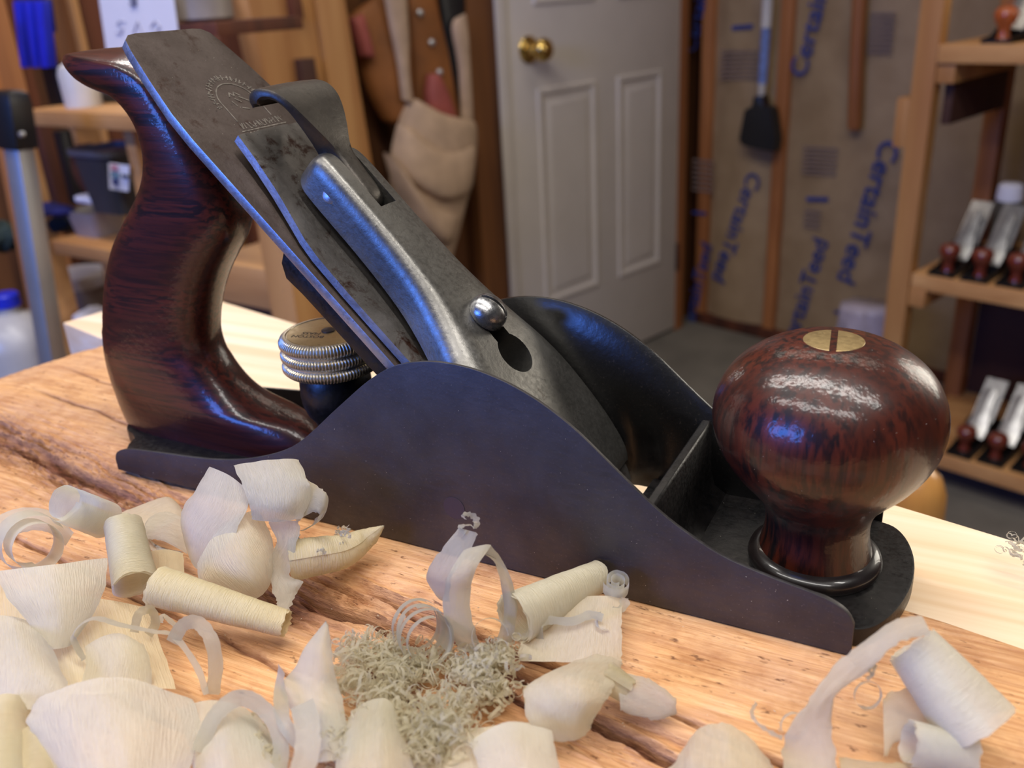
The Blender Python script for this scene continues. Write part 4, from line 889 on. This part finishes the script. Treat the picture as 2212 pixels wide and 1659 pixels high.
boolean_cut(nut, [bx])

# ------------------------------------------------------------------ plane shavings (each one a thing of its own)
def grid_obj(name, P, mat, label=None, cat='shaving', rag=0.0, seed=0, group=None, wav=0.18):
    P = np.array(P, float); nr, nc = P.shape[:2]
    i, j = np.meshgrid(np.arange(nr), np.arange(nc), indexing='ij')
    dr = np.gradient(P, axis=0); dc = np.gradient(P, axis=1)
    N = np.cross(dr, dc); N /= np.maximum(np.linalg.norm(N, axis=-1, keepdims=True), 1e-9)
    s = 7*seed+11
    P = P + N*((fbm(i/6.0+seed, j/2.2, s, 4)-0.47)*2.6*wav + (fbm(i/22.0+seed, j*0.9, s+5, 2)-0.4)*0.5*wav)[..., None]
    if rag:
        e = np.minimum(j, nc-1-j)/max(nc-1, 1)
        k = np.exp(-(e/0.10)**2)*np.where(j < nc/2, -1, 1)*(vnoise(i*0.9, j*0+seed, s+3)-0.5)
        L = np.linalg.norm(dc, axis=-1, keepdims=True)
        P = P + dc/np.maximum(L, 1e-9)*(k*rag)[..., None]
    me = bpy.data.meshes.new(name); idx = np.arange(nr*nc).reshape(nr, nc)
    q = np.stack([idx[:-1, :-1], idx[1:, :-1], idx[1:, 1:], idx[:-1, 1:]], -1).reshape(-1, 4)
    me.from_pydata((P.reshape(-1, 3)*MM).tolist(), [], q.tolist())
    uvl = me.uv_layers.new(name='UVMap'); u = (i/8.0).reshape(-1); v = (j/max(nc-1, 1)).reshape(-1)
    li = q.reshape(-1); uvl.data.foreach_set('uv', np.stack([u[li]*0.6+seed*0.37, v[li]+seed*0.61], -1).reshape(-1).astype(np.float32))
    o = finish(name, me, mat, None, 180)
    if label: tag(o, label, cat, group)
    return o
def sheet(label, rows, mat='shav', bulge=0.0, sub=7, rag=0.5, seed=1, wav=0.22, lift=0.0):
    G = [[onZ(u, v, z+lift) for (u, v, z) in r] for r in rows]
    cols = [crom([r[k] for r in G], sub) for k in range(len(G[0]))]
    nc = len(cols); M = len(cols[0]); out = []
    for m in range(M):
        line = crom([cols[k][m] for k in range(nc)], 12 if nc == 2 else 7); out.append(line)
    P = np.array(out); n = P.shape[1]
    if bulge:
        x = np.linspace(-1, 1, n); dr = np.gradient(P, axis=0); dc = np.gradient(P, axis=1)
        N = np.cross(dr, dc); N /= np.maximum(np.linalg.norm(N, axis=-1, keepdims=True), 1e-9)
        up = np.sign((N@np.array([0, -0.3, 1.0])).mean() or 1)
        P = P+N*up*(bulge*(1-x*x))[None, :, None]
    return grid_obj('wood_shaving', P, MT[mat], label, 'shaving', rag, seed, None, wav)
def roll(label, A, B, rA, rB, turns=1.6, mat='shav', start=0.0, seed=1, rag=0.9, tight=0.16, spiral=0.0, bend=0.0):
    A = onZ(*A); B = onZ(*B); a = B-A; L = np.linalg.norm(a); a /= L
    n1 = np.cross(a, [0, 0, 1.0]); n1 /= np.linalg.norm(n1); n2 = np.cross(n1, a)
    nth = int(28*turns); nt = max(8, int(L/1.2)); P = np.zeros((nth+1, nt+1, 3))
    for i in range(nth+1):
        th = start+2*PI*turns*i/nth
        for j in range(nt+1):
            t = j/nt; r = (rA+(rB-rA)*t)*(1-tight*(i/nth)*turns)
            tt = t+spiral*(i/nth)
            w = 1+0.04*math.sin(3*th+seed)
            P[i, j] = A+a*L*tt+(n1*math.cos(th)+n2*math.sin(th))*r*w+np.array([0, 0, bend*4*t*(1-t)])
    return grid_obj('wood_shaving', P, MT[mat], label, 'shaving', rag, seed, None, 0.14)
def ribbon_pts(path, w, up=(0, 0, 1), sub=8, twist=0.0):
    C = [np.array(p, float) for p in path]; w0 = w if isinstance(w, (list, tuple)) else [w]*len(C)
    C4 = crom([np.append(c, ww) for c, ww in zip(C, w0)], sub); P = []
    U = np.array(up, float)
    for i, c in enumerate(C4):
        t = C4[min(i+1, len(C4)-1)][:3]-C4[max(i-1, 0)][:3]; t /= max(np.linalg.norm(t), 1e-9)
        s = np.cross(t, U); n = np.linalg.norm(s); s = s/n if n > 1e-3 else np.array([1.0, 0, 0])
        b = np.cross(s, t); a = twist*i/len(C4); sd = s*math.cos(a)+b*math.sin(a)
        P.append([c[:3]+sd*c[3]*k for k in (-0.5, -0.2, 0.2, 0.5)])
    return P
def ribbon(label, path, w, mat='shavw', seed=1, up=(0, 0, 1), twist=0.0, rag=0.3):
    return grid_obj('wood_shaving', ribbon_pts([onZ(*p) for p in path], w, up, 8, twist), MT[mat], label, 'shaving', rag, seed, None, 0.08)
def curl(label, c, r0, r1, width, turns, axis, mat='shav', seed=1, start=0.0, drift=0.0, rag=0.3):
    c = onZ(*c); a = np.array(axis, float); a /= np.linalg.norm(a); n1 = np.cross(a, [0.3, 0.2, 1.0]); n1 /= np.linalg.norm(n1); n2 = np.cross(a, n1)
    n = int(30*turns); P = []
    for i in range(n+1):
        k = i/n; th = start+2*PI*turns*k; r = r0+(r1-r0)*k
        q = c+(n1*math.cos(th)+n2*math.sin(th))*r+a*drift*k
        P.append([q+a*width*t for t in (-0.5, -0.25, 0, 0.25, 0.5)])
    return grid_obj('wood_shaving', P, MT[mat], label, 'shaving', rag, seed, None, 0.10)
# --- the pile at the left
roll('short curled shaving standing highest at the left end of the pile', (136, 1084, 27), (228, 1120, 14), 5.2, 5.6, 1.3, 'shavw', 4.5, 1, 0.5)
curl('fat rolled shaving with a round open end, at the far left edge', (62, 1172, 14), 8.6, 5.6, 11, 1.7, (0.84, -0.30, 0.22), 'shavw', 2, 3.6, 5.0, 0.5)
sheet('translucent band arching behind the fat open roll', [[(-30, 1128, 14), (-30, 1185, 10)], [(40, 1098, 16), (50, 1150, 12)], [(110, 1104, 15), (104, 1150, 12)], [(160, 1150, 9), (140, 1180, 7)]], 'shavw', 0.8, seed=60)
sheet('wide translucent shaving hanging below the fat open roll', [[(-15, 1235, 20), (110, 1225, 20), (232, 1205, 16)], [(15, 1290, 17), (120, 1280, 17), (228, 1262, 13)], [(60, 1345, 12), (130, 1340, 12), (205, 1322, 9)], [(95, 1400, 7), (125, 1402, 7), (155, 1392, 6)]], 'shavw', 0.8, seed=3)
roll('upright shaving roll with swirled lines beside the tallest curl', (266, 1132, 16), (292, 1262, 7), 5.4, 6.2, 2.0, 'shav', 4.4, 4, 0.8, 0.1)
sheet('flat shaving leaning behind the swirled upright roll', [[(322, 1192, 6), (360, 1188, 7), (396, 1195, 6)], [(330, 1240, 3), (360, 1245, 3), (397, 1240, 3)], [(335, 1292, 0.3), (365, 1296, 0.3), (395, 1288, 0.3)]], 'shavy', 0.4, seed=5)
sheet('thin leaf shaving lying flat behind the swirled roll', [[(262, 1108, 5), (292, 1185, 2)], [(315, 1086, 7), (335, 1150, 4)], [(365, 1074, 8), (385, 1122, 5)], [(395, 1100, 6), (400, 1130, 4)]], 'shav', 1.0, seed=6)
sheet('small pink white cupped shaving left of the folded wide one', [[(398, 1120, 9), (405, 1196, 3)], [(356, 1106, 10), (352, 1168, 5)], [(322, 1120, 8), (318, 1168, 4)], [(316, 1150, 4), (332, 1190, 2)], [(345, 1192, 1.5), (402, 1192, 1.5)]], 'shavw', 0.8, seed=7)
sheet('wide folded shaving, its left panel rising to a torn peak', [[(452, 1008, 27), (500, 1030, 27), (546, 1068, 25)], [(420, 1060, 22), (478, 1098, 21.5), (522, 1128, 20)], [(390, 1116, 15), (440, 1160, 14.5), (478, 1190, 13)], [(400, 1180, 8), (424, 1222, 6), (442, 1236, 6)]], 'shavw', 0.7, seed=8, rag=1.0)
sheet('square topped shaving resting against the side of the plane', [[(504, 1006, 30), (580, 997, 31), (646, 993, 30)], [(522, 1045, 28.5), (600, 1038, 29), (665, 1040, 28)], [(538, 1092, 24), (610, 1090, 24.5), (674, 1072, 24)], [(545, 1122, 20), (600, 1124, 19.5), (652, 1120, 19)]], 'shavw', 0.6, seed=9)
sheet('curled lip of shaving at the right of the square topped one', [[(655, 1030, 26), (640, 1130, 17)], [(686, 1050, 26), (672, 1108, 20)], [(706, 1066, 25), (690, 1112, 20)], [(707, 1095, 21), (676, 1132, 16)], [(680, 1122, 16), (648, 1146, 13)]], 'shav', 0.9, seed=10)
sheet('bellied shaving hanging under the wide folded one', [[(424, 1218, 9), (490, 1140, 17), (556, 1098, 20)], [(432, 1262, 5), (510, 1205, 13), (584, 1150, 14)], [(470, 1290, 2), (545, 1250, 8), (592, 1196, 9)], [(525, 1300, 0.5), (560, 1278, 3), (590, 1240, 4)]], 'shav', 1.6, seed=11, wav=0.35)
sheet('twisted strip of shaving with torn lacy holes', [[(578, 1120, 18), (646, 1126, 17)], [(596, 1170, 13), (642, 1180, 12)], [(578, 1226, 7), (624, 1240, 6)], [(590, 1276, 3.5), (652, 1256, 4.5)], [(596, 1300, 2), (640, 1286, 2)], [(590, 1326, 0.3), (622, 1328, 0.3)]], 'shavw', 0.3, seed=12, rag=1.3)
def horn(label):
    ax = [onZ(*p) for p in [(628, 1212, 6), (680, 1203, 6), (740, 1192, 5.5), (785, 1168, 6.5), (812, 1150, 8.5), (829, 1136, 10.5)]]; rr = [6.0, 5.6, 4.9, 3.4, 1.8, 0.15]
    C4 = crom([np.append(c, r) for c, r in zip(ax, rr)], 8); P = []
    for i in range(46):
        th = 0.6+2*PI*1.3*i/45; row = []
        for k, c in enumerate(C4):
            t = C4[min(k+1, len(C4)-1)][:3]-C4[max(k-1, 0)][:3]; t /= np.linalg.norm(t)
            n1 = np.cross(t, [0, 0, 1.0]); n1 /= np.linalg.norm(n1); n2 = np.cross(n1, t)
            row.append(c[:3]+(n1*math.cos(th)+n2*math.sin(th))*c[3]*(1-0.12*i/45))
        P.append(row)
    return grid_obj('wood_shaving', P, MT['shavy'], label, 'shaving', 0.6, 13, None, 0.2)
horn('horn shaped shaving tapering to a sharp point below the cheek')
roll('straight tapered tube of shaving with one ragged end', (338, 1266, 11), (618, 1348, 3.6), 5.4, 3.5, 2.4, 'shavy', 4.4, 14, 1.6, 0.06)
# --- narrow curls and front of the pile
ribbon('narrow ribbon shaving arching over the cream curls', [(182, 1425, 6), (158, 1372, 12), (200, 1336, 16), (262, 1350, 15), (330, 1364, 12), (376, 1374, 10), (425, 1440, 6), (446, 1500, 3)], 1.5, 'shavw', 15)
ribbon('open ring of shaving at the right of the front curls', [(372, 1388, 9), (396, 1350, 13), (428, 1346, 14), (456, 1382, 12), (466, 1440, 7), (458, 1500, 2)], 3.2, 'shav', 16, (0.6, -0.6, 0.5))
sheet('broad cream shaving folded below the narrow arching ribbon', [[(182, 1398, 9), (250, 1372, 12), (312, 1392, 10)], [(186, 1440, 7), (260, 1416, 10), (326, 1430, 7)], [(170, 1492, 4), (250, 1470, 7), (326, 1485, 4)]], 'shav', 1.0, seed=17)
ribbon('little hooked curl beneath the ragged tube end', [(290, 1366, 8), (300, 1326, 12), (326, 1318, 12), (336, 1346, 8), (320, 1372, 5)], 2.2, 'shavy', 18, (0.5, -0.7, 0.4))
ribbon('thin curved strip just right of the hooked curl', [(345, 1345, 8), (352, 1330, 9), (372, 1345, 7), (392, 1362, 5)], 1.6, 'shavw', 19)
sheet('large bluish white shaving bowed across the bottom left corner', [[(70, 1520, 13), (170, 1482, 17), (290, 1478, 16), (420, 1512, 9)], [(58, 1560, 12), (170, 1530, 17), (290, 1530, 16), (432, 1560, 8)], [(80, 1610, 10), (180, 1600, 15), (290, 1610, 14), (420, 1625, 7)], [(120, 1680, 8), (200, 1690, 12), (290, 1700, 11), (400, 1700, 6)]], 'shavw', 1.2, seed=20, wav=0.7, rag=1.0)
roll('yellowish rolled shaving cut by the left bottom corner', (12, 1545, 7), (8, 1720, 7), 6.0, 6.5, 1.5, 'shavy', 4.4, 21)
roll('second yellowish roll, partly under the bluish bowed shaving', (92, 1610, 5), (86, 1740, 5), 6.5, 6.5, 1.5, 'shavy', 4.4, 22)
sheet('crumpled shaving filling the left edge below the hanging sheet', [[(-40, 1330, 9), (40, 1345, 10), (110, 1390, 8)], [(-40, 1400, 11), (50, 1400, 12), (130, 1440, 9)], [(-40, 1480, 10), (60, 1460, 12), (150, 1490, 9)], [(-40, 1540, 6), (50, 1535, 8), (120, 1540, 6)]], 'shavw', 1.4, seed=23, rag=1.6, wav=0.5)
sheet('flat cream shaving lying at the base of the pile', [[(-40, 1260, 2), (120, 1290, 3), (320, 1310, 2.5)], [(-40, 1380, 2), (140, 1390, 3), (350, 1400, 2.5)], [(-40, 1500, 2), (160, 1510, 3), (380, 1490, 2)]], 'shavy', 1.2, seed=24, wav=0.7)
sheet('pleated shaving under the bluish bowed one', [[(380, 1530, 4), (470, 1520, 8), (560, 1545, 4)], [(400, 1590, 5), (480, 1580, 9), (590, 1600, 5)], [(420, 1690, 5), (500, 1690, 9), (620, 1700, 5)]], 'shavw', 1.0, seed=25, wav=0.6)
sheet('pointed shaving standing left of the fluffy tangle', [[(706, 1344, 19), (707, 1345, 19), (708, 1347, 19)], [(660, 1395, 15), (690, 1395, 17), (716, 1400, 15)], [(640, 1440, 12), (685, 1440, 14), (722, 1450, 12)], [(606, 1486, 8), (670, 1490, 11), (738, 1505, 8)], [(640, 1560, 6), (690, 1570, 9), (752, 1575, 7)], [(660, 1640, 5), (700, 1650, 8), (760, 1640, 6)]], 'shavw', 0.6, seed=26)
ribbon('white strip bent down along the pointed shaving', [(608, 1444, 9), (606, 1500, 12), (612, 1556, 11), (636, 1592, 9), (668, 1622, 7)], 3.0, 'shavw', 27, (0.7, -0.6, 0.3))
ribbon('bluish strip running out of the bottom edge', [(652, 1520, 13), (664, 1570, 15), (662, 1630, 15), (640, 1700, 14)], 5.0, 'shavw', 28, (0.2, -0.4, 1))
ribbon('pale arched strip around the small speckled hollow', [(430, 1625, 8), (462, 1550, 12), (516, 1508, 14), (572, 1534, 12), (606, 1600, 8), (600, 1680, 5)], 3.4, 'shavw', 29, (0.4, -0.7, 0.6))
sheet('smooth rounded shaving at the bottom left of the tangle', [[(760, 1535, 6), (830, 1518, 9), (866, 1570, 6)], [(740, 1590, 8), (820, 1580, 11), (880, 1610, 7)], [(720, 1690, 8), (820, 1690, 11), (900, 1690, 7)]], 'shav', 1.0, seed=30)
# --- centre group
sheet('tall looped shaving, its broad front band facing the camera', [[(1062, 1178, 27), (1000, 1190, 27)], [(1026, 1232, 25), (966, 1250, 24)], [(1014, 1305, 15), (958, 1320, 14)], [(1026, 1360, 6), (975, 1372, 5)], [(1040, 1400, 1), (995, 1410, 1)]], 'shavw', 0.8, seed=31)
sheet('back band of the tall loop, next to the tube', [[(1004, 1188, 26.5), (1062, 1178, 27)], [(1060, 1205, 24), (1096, 1230, 20)], [(1082, 1262, 18), (1114, 1290, 14)], [(1088, 1330, 9), (1114, 1345, 8)], [(1070, 1392, 2), (1104, 1392, 2)]], 'shav', 0.5, seed=32)
sheet('left leaf of shaving behind the tall loop', [[(994, 1140, 29), (1030, 1150, 29)], [(958, 1182, 24), (1012, 1190, 25)], [(920, 1240, 16), (976, 1252, 18)], [(944, 1288, 9), (972, 1300, 11)]], 'shavw', 0.6, seed=33, rag=1.0)
ribbon('tiny crinkled wisp on top of the tall loop', [(1005, 1152, 29), (992, 1140, 30), (1014, 1134, 30.5), (1024, 1140, 30), (1030, 1126, 31), (1018, 1112, 32.5), (1000, 1112, 33), (1006, 1120, 32)], 1.3, 'shavw', 34, (0.3, -0.8, 0.5), 5.0, 0.8)
roll('thick tube of shaving pointing at the plane cheek', (1108, 1335, 9), (1294, 1242, 7), 6.6, 4.2, 2.2, 'shav', 4.3, 35, 1.0, 0.08)
sheet('flat shaving spread out under the thick tube', [[(1150, 1345, 5), (1260, 1292, 7), (1346, 1292, 7)], [(1130, 1385, 4), (1250, 1345, 5.5), (1342, 1336, 6.5)], [(1118, 1412, 3), (1240, 1392, 4.5), (1344, 1382, 5)], [(1124, 1428, 2), (1232, 1434, 3), (1342, 1432, 2.5)]], 'shav', 0.6, seed=36, wav=0.4)
curl('small tight spiral curl right of the thick tube', (1332, 1262, 9), 3.5, 1.1, 4.2, 2.3, (0.15, -0.25, 1), 'shavw', 37, 1.0)
ribbon('torn strip hanging below the small spiral curl', [(1350, 1292, 7), (1342, 1315, 6.5), (1300, 1330, 6), (1290, 1352, 7), (1316, 1362, 6)], [2.4, 2.2, 1.8, 1.2, 0.8], 'shavw', 38, (0.2, -0.6, 0.8), 1.5, 0.9)
ribbon('bent strip of shaving lying over the flat one', [(1168, 1385, 4), (1164, 1352, 8), (1185, 1340, 8.5), (1235, 1342, 8), (1275, 1328, 8.5), (1302, 1335, 8)], 2.0, 'shavw', 39, (0.1, -0.8, 0.5))
sheet('draped shaving in front of the flat one', [[(1232, 1436, 7), (1290, 1420, 8), (1342, 1432, 6)], [(1150, 1470, 8), (1240, 1470, 11), (1330, 1470, 8)], [(1134, 1510, 7), (1230, 1510, 10), (1310, 1515, 7)], [(1146, 1560, 4), (1230, 1560, 6), (1286, 1550, 4)], [(1184, 1596, 1), (1234, 1596, 2), (1274, 1578, 1.5)]], 'shav', 0.8, seed=40, wav=0.5, rag=1.2)
roll('small open cone of shaving at the right of the draped one', (1306, 1462, 7), (1360, 1494, 5), 3.9, 3.0, 1.2, 'shavy', 0.9, 41)
sheet('leaf shaped shaving at the right end of the centre group', [[(1330, 1455, 8), (1340, 1535, 3)], [(1380, 1456, 8), (1385, 1552, 1.5)], [(1430, 1484, 6), (1432, 1552, 1)], [(1462, 1512, 4), (1456, 1540, 1)]], 'shavw', 1.2, seed=42, wav=0.4, rag=0.8)
curl('cream ring of shaving on the fluffy ball', (1058, 1376, 7), 4.4, 4.2, 3.0, 0.75, (0.35, -0.75, 0.55), 'shavy', 43, 3.6)
sheet('smooth pale shaving crossing the bottom edge of the frame', [[(1012, 1604, 7), (1100, 1566, 9), (1192, 1580, 8)], [(1030, 1650, 9), (1120, 1625, 11), (1208, 1650, 8)], [(1040, 1720, 9), (1130, 1710, 11), (1230, 1720, 8)]], 'shavw', 0.8, seed=44)
sheet('cream shaving lying low at the middle of the bottom edge', [[(900, 1610, 2), (1000, 1580, 4), (1180, 1560, 2)], [(880, 1720, 3), (1000, 1700, 5), (1200, 1690, 3)]], 'shav', 0.8, seed=45, wav=0.5)
sheet('small cream flake lying in front of the tangle', [[(1128, 1490, 1), (1160, 1470, 2)], [(1136, 1530, 1), (1190, 1510, 2)], [(1150, 1560, 0.5), (1200, 1540, 1)]], 'shavy', 0.3, seed=46)
# striped curl with slits: one shaving torn into strips
def slit_curl(label):
    c = onZ(912, 1366, 7); a = np.array([0.72, -0.55, 0.25]); a /= np.linalg.norm(a); n1 = np.cross(a, [0, 0, 1.0]); n1 /= np.linalg.norm(n1); n2 = np.cross(n1, a); vs, fs = [], []
    for k in range(6):
        wd = 1.75; off = -5.6+k*2.25; n = 40; r = 7.0-0.3*abs(k-2.5)+0.5*math.sin(k*2.1); turn = 0.92 if k % 2 else 1.0; b = len(vs)
        for i in range(n+1):
            th = 0.5*k+2*PI*turn*i/n
            for t in (-0.5, 0, 0.5): vs.append(c+a*(off+wd*t+0.5*math.sin(th*2+k))+(n1*math.cos(th)*0.92+n2*math.sin(th))*r)
        fs += [(b+i*3+j, b+i*3+3+j, b+i*3+4+j, b+i*3+1+j) for i in range(n) for j in range(2)]
    b = len(vs); n = 16
    for i in range(n+1):                         # the unslit back of the curl joins the strips
        th = 2.4+1.6*i/n
        for j in range(7): vs.append(c+a*(-5.6+11.4*j/6)+(n1*math.cos(th)*0.92+n2*math.sin(th))*6.55)
    fs += [(b+i*7+j, b+i*7+7+j, b+i*7+8+j, b+i*7+1+j) for i in range(n) for j in range(6)]
    me = bpy.data.meshes.new('wood_shaving'); me.from_pydata([tuple(p*MM) for p in vs], [], fs); me.uv_layers.new(name='UVMap')
    return tag(finish('wood_shaving', me, MT['shavw'], None, 180), label, 'shaving')
slit_curl('curled shaving torn into parallel strips, left of the tall loop')
# --- right group
sheet('arched shaving ribbon rising from the bottom edge at the right', [[(1700, 1720, 2), (1820, 1720, 2)], [(1690, 1640, 5), (1806, 1640, 6)], [(1698, 1580, 10), (1798, 1560, 11)], [(1745, 1516, 15), (1806, 1500, 16)], [(1800, 1440, 20), (1858, 1462, 19)], [(1868, 1382, 24), (1906, 1424, 23)], [(1930, 1340, 27), (1950, 1384, 26.5)], [(1990, 1330, 28), (2010, 1374, 27)]], 'shavw', 0.6, seed=50, rag=0.9)
roll('wide roll of shaving sloping down from the arched ribbon', (1968, 1392, 20), (2120, 1580, 9), 5.8, 8.4, 1.5, 'shavw', 4.2, 51, 0.9, 0.12)
sheet('inner fold of shaving inside the wide sloping roll', [[(1906, 1506, 10), (1908, 1640, 3)], [(1960, 1486, 11), (1940, 1600, 5)], [(2010, 1500, 9), (1990, 1590, 6)], [(2056, 1540, 7), (2010, 1600, 5)]], 'shav', 0.6, seed=52, rag=1.2)
roll('stubby roll of shaving at the bottom right', (1962, 1602, 9), (2098, 1636, 6), 4.6, 4.4, 1.8, 'shavw', 4.4, 53, 0.9)
sheet('low shaving edge under the stubby roll', [[(1812, 1634, 5), (1822, 1700, 3)], [(1880, 1644, 6), (1880, 1720, 3)], [(1960, 1650, 5), (1960, 1720, 3)], [(2040, 1660, 4), (2050, 1730, 3)]], 'shavy', 0.5, seed=54)
sheet('rounded shaving dome at the bottom edge, left of the arch', [[(1448, 1659, 3), (1500, 1590, 6), (1560, 1568, 8), (1620, 1596, 7), (1668, 1655, 3)], [(1430, 1700, 4), (1500, 1640, 9), (1560, 1628, 11), (1626, 1640, 10), (1690, 1700, 4)], [(1420, 1760, 4), (1500, 1740, 9), (1560, 1740, 11), (1640, 1740, 9), (1710, 1770, 4)]], 'shav', 0.5, seed=55, wav=0.6, rag=0.9)
ribbon('hair thin hooked strand left of the arched ribbon', [(1634, 1518, 9), (1624, 1540, 9), (1636, 1562, 9), (1668, 1584, 9), (1690, 1594, 9)], 0.7, 'shavw', 56, (0.3, -0.7, 0.5))
curl('thin ring strand tied to the arched ribbon', (1712, 1566, 10), 2.9, 2.4, 0.7, 1.2, (0.45, -0.8, 0.35), 'shavw', 57, 0.5, 0.6)
curl('thin ring strand hanging inside the arch', (1872, 1500, 12), 3.1, 2.6, 0.9, 1.1, (0.5, -0.8, 0.3), 'shavw', 58, 1.5, 0.5)
ribbon('knotted thread above the hanging ring strand', [(1872, 1468, 16), (1884, 1456, 17), (1890, 1438, 19), (1878, 1446, 18.5), (1886, 1462, 16)], 0.7, 'shavw', 59, (0.3, -0.7, 0.5))
# --- fluffy masses nobody could count
def fluff(name, label, spots, seed, n, rmin=0.7, rmax=2.2, mat='shavy'):
    rnd = random.Random(seed); vs, fs = [], []
    for q in range(n):
        u, v, z, sp = rnd.choice(spots); c = onZ(u+rnd.gauss(0, sp), v+rnd.gauss(0, sp*0.8), max(0.4, z*rnd.uniform(0.15, 1.0)))
        a = Vector((rnd.gauss(0, 1), rnd.gauss(0, 1), rnd.gauss(0, 1))).normalized(); n1 = a.orthogonal().normalized(); n2 = a.cross(n1)
        r = rnd.uniform(rmin, rmax); w = rnd.uniform(0.25, 0.8); tu = rnd.uniform(0.6, 1.5); dr = rnd.uniform(-1, 2.0); m = int(14*tu); b = len(vs)
        for i in range(m+1):
            k = i/m; th = 2*PI*tu*k; rr = r*(1-0.35*k)
            p = Vector(c)+(n1*math.cos(th)+n2*math.sin(th))*rr+a*dr*k
            p.z = max(p.z, 0.15)
            vs += [p-a*w/2, p+a*w/2]
        fs += [(b+2*i, b+2*i+2, b+2*i+3, b+2*i+1) for i in range(m)]
    me = bpy.data.meshes.new(name); me.from_pydata([tuple(p*MM) for p in vs], [], fs); me.uv_layers.new(name='UVMap')
    return tag(finish(name, me, MT[mat], None, 180), label, 'shavings', None, 'stuff')
fluff('shaving_fluff', 'fluffy tangle of fine cream shaving curls in the middle foreground', [(770, 1415, 6, 26), (830, 1400, 5, 24), (850, 1450, 6, 24), (760, 1470, 8, 26), (900, 1440, 4, 26), (860, 1545, 9, 34), (930, 1560, 10, 36), (985, 1530, 8, 34), (900, 1610, 9, 34), (960, 1610, 8, 32), (830, 1500, 6, 24), (720, 1600, 9, 30), (780, 1630, 9, 30), (520, 1590, 6, 24), (560, 1630, 6, 24)], 7, 1700, 0.7, 2.6, 'fluff')
fluff('shaving_fluff', 'ball of fine cream curls under the cream shaving ring', [(1050, 1425, 8, 22), (1085, 1420, 7, 20), (1035, 1465, 7, 22), (1000, 1440, 4, 24), (1070, 1490, 5, 22)], 8, 600, 0.5, 1.9, 'fluff')
fluff('shaving_fluff', 'frizzy curls on top of the horn shaped shaving', [(700, 1185, 12, 7), (735, 1160, 14, 9), (745, 1150, 16, 8), (655, 1178, 11, 8), (640, 1165, 12, 7)], 9, 90, 0.3, 0.8, 'shavw')
fluff('shaving_fluff', 'wisp of fine curls lying on the pale pine board', [(2175, 1180, 1, 10), (2200, 1195, 1, 12), (2190, 1165, 1.5, 8)], 10, 26, 0.6, 1.6, 'shavw')
# saw dust sprinkled over slab and plane
def dust():
    rnd = random.Random(3); vs, fs = [], []
    def chip(p, s):
        a = Vector((rnd.gauss(0, 1), rnd.gauss(0, 1), rnd.gauss(0, 0.5))).normalized()*s*rnd.uniform(0.6, 1.8); b = Vector((rnd.gauss(0, 1), rnd.gauss(0, 1), rnd.gauss(0, 1))).normalized()*s*0.5; c = a.cross(b).normalized()*s*0.35
        k = len(vs); p = Vector(p)
        vs.extend([p-a, p+b, p+a, p-b, p+c]); fs.extend([(k, k+1, k+4), (k+1, k+2, k+4), (k+2, k+3, k+4), (k+3, k, k+4), (k+3, k+2, k+1, k)])
    for q in range(420):                         # slab
        u = rnd.uniform(-110, 300); v = rnd.uniform(-70, 66); h = float(slab_height(np.array([u]), np.array([v]))[0][0])
        p = DU*u+CV*v; chip((p[0], p[1], h+0.15), rnd.uniform(0.10, 0.34))
    for q in range(170):                         # near cheek
        x = rnd.uniform(10, 240); z = rnd.uniform(1, max(2, float(np.interp(x, np.maximum.accumulate(CTX), CTZ))-0.5)); chip((x, -0.08, z), rnd.uniform(0.06, 0.13))
    for q in range(60):                          # toe bed
        chip((rnd.uniform(198, 248), rnd.uniform(6, 50), 5.1), rnd.uniform(0.07, 0.15))
    for q in range(70):                          # knob
        a = rnd.uniform(PI, 2*PI); i = rnd.randrange(20, len(kp)-1); r, z = kp[i]; chip((KX+(r+0.03)*math.cos(a), YC+(r+0.03)*math.sin(a), z), rnd.uniform(0.06, 0.13))
    for q in range(80):                          # blade and chip breaker
        s = rnd.uniform(125, 196); chip(ip(s, rnd.uniform(16, 46), 0.1 if s > 158 else rnd.uniform(5.4, 5.9)), rnd.uniform(0.06, 0.13))
    me = bpy.data.meshes.new('sawdust'); me.from_pydata([tuple(p*MM) for p in vs], [], fs)
    return tag(finish('sawdust', me, MT['shavw'], None, 0), 'specks of pale sawdust sprinkled on slab and plane', 'sawdust', None, 'stuff')
dust()
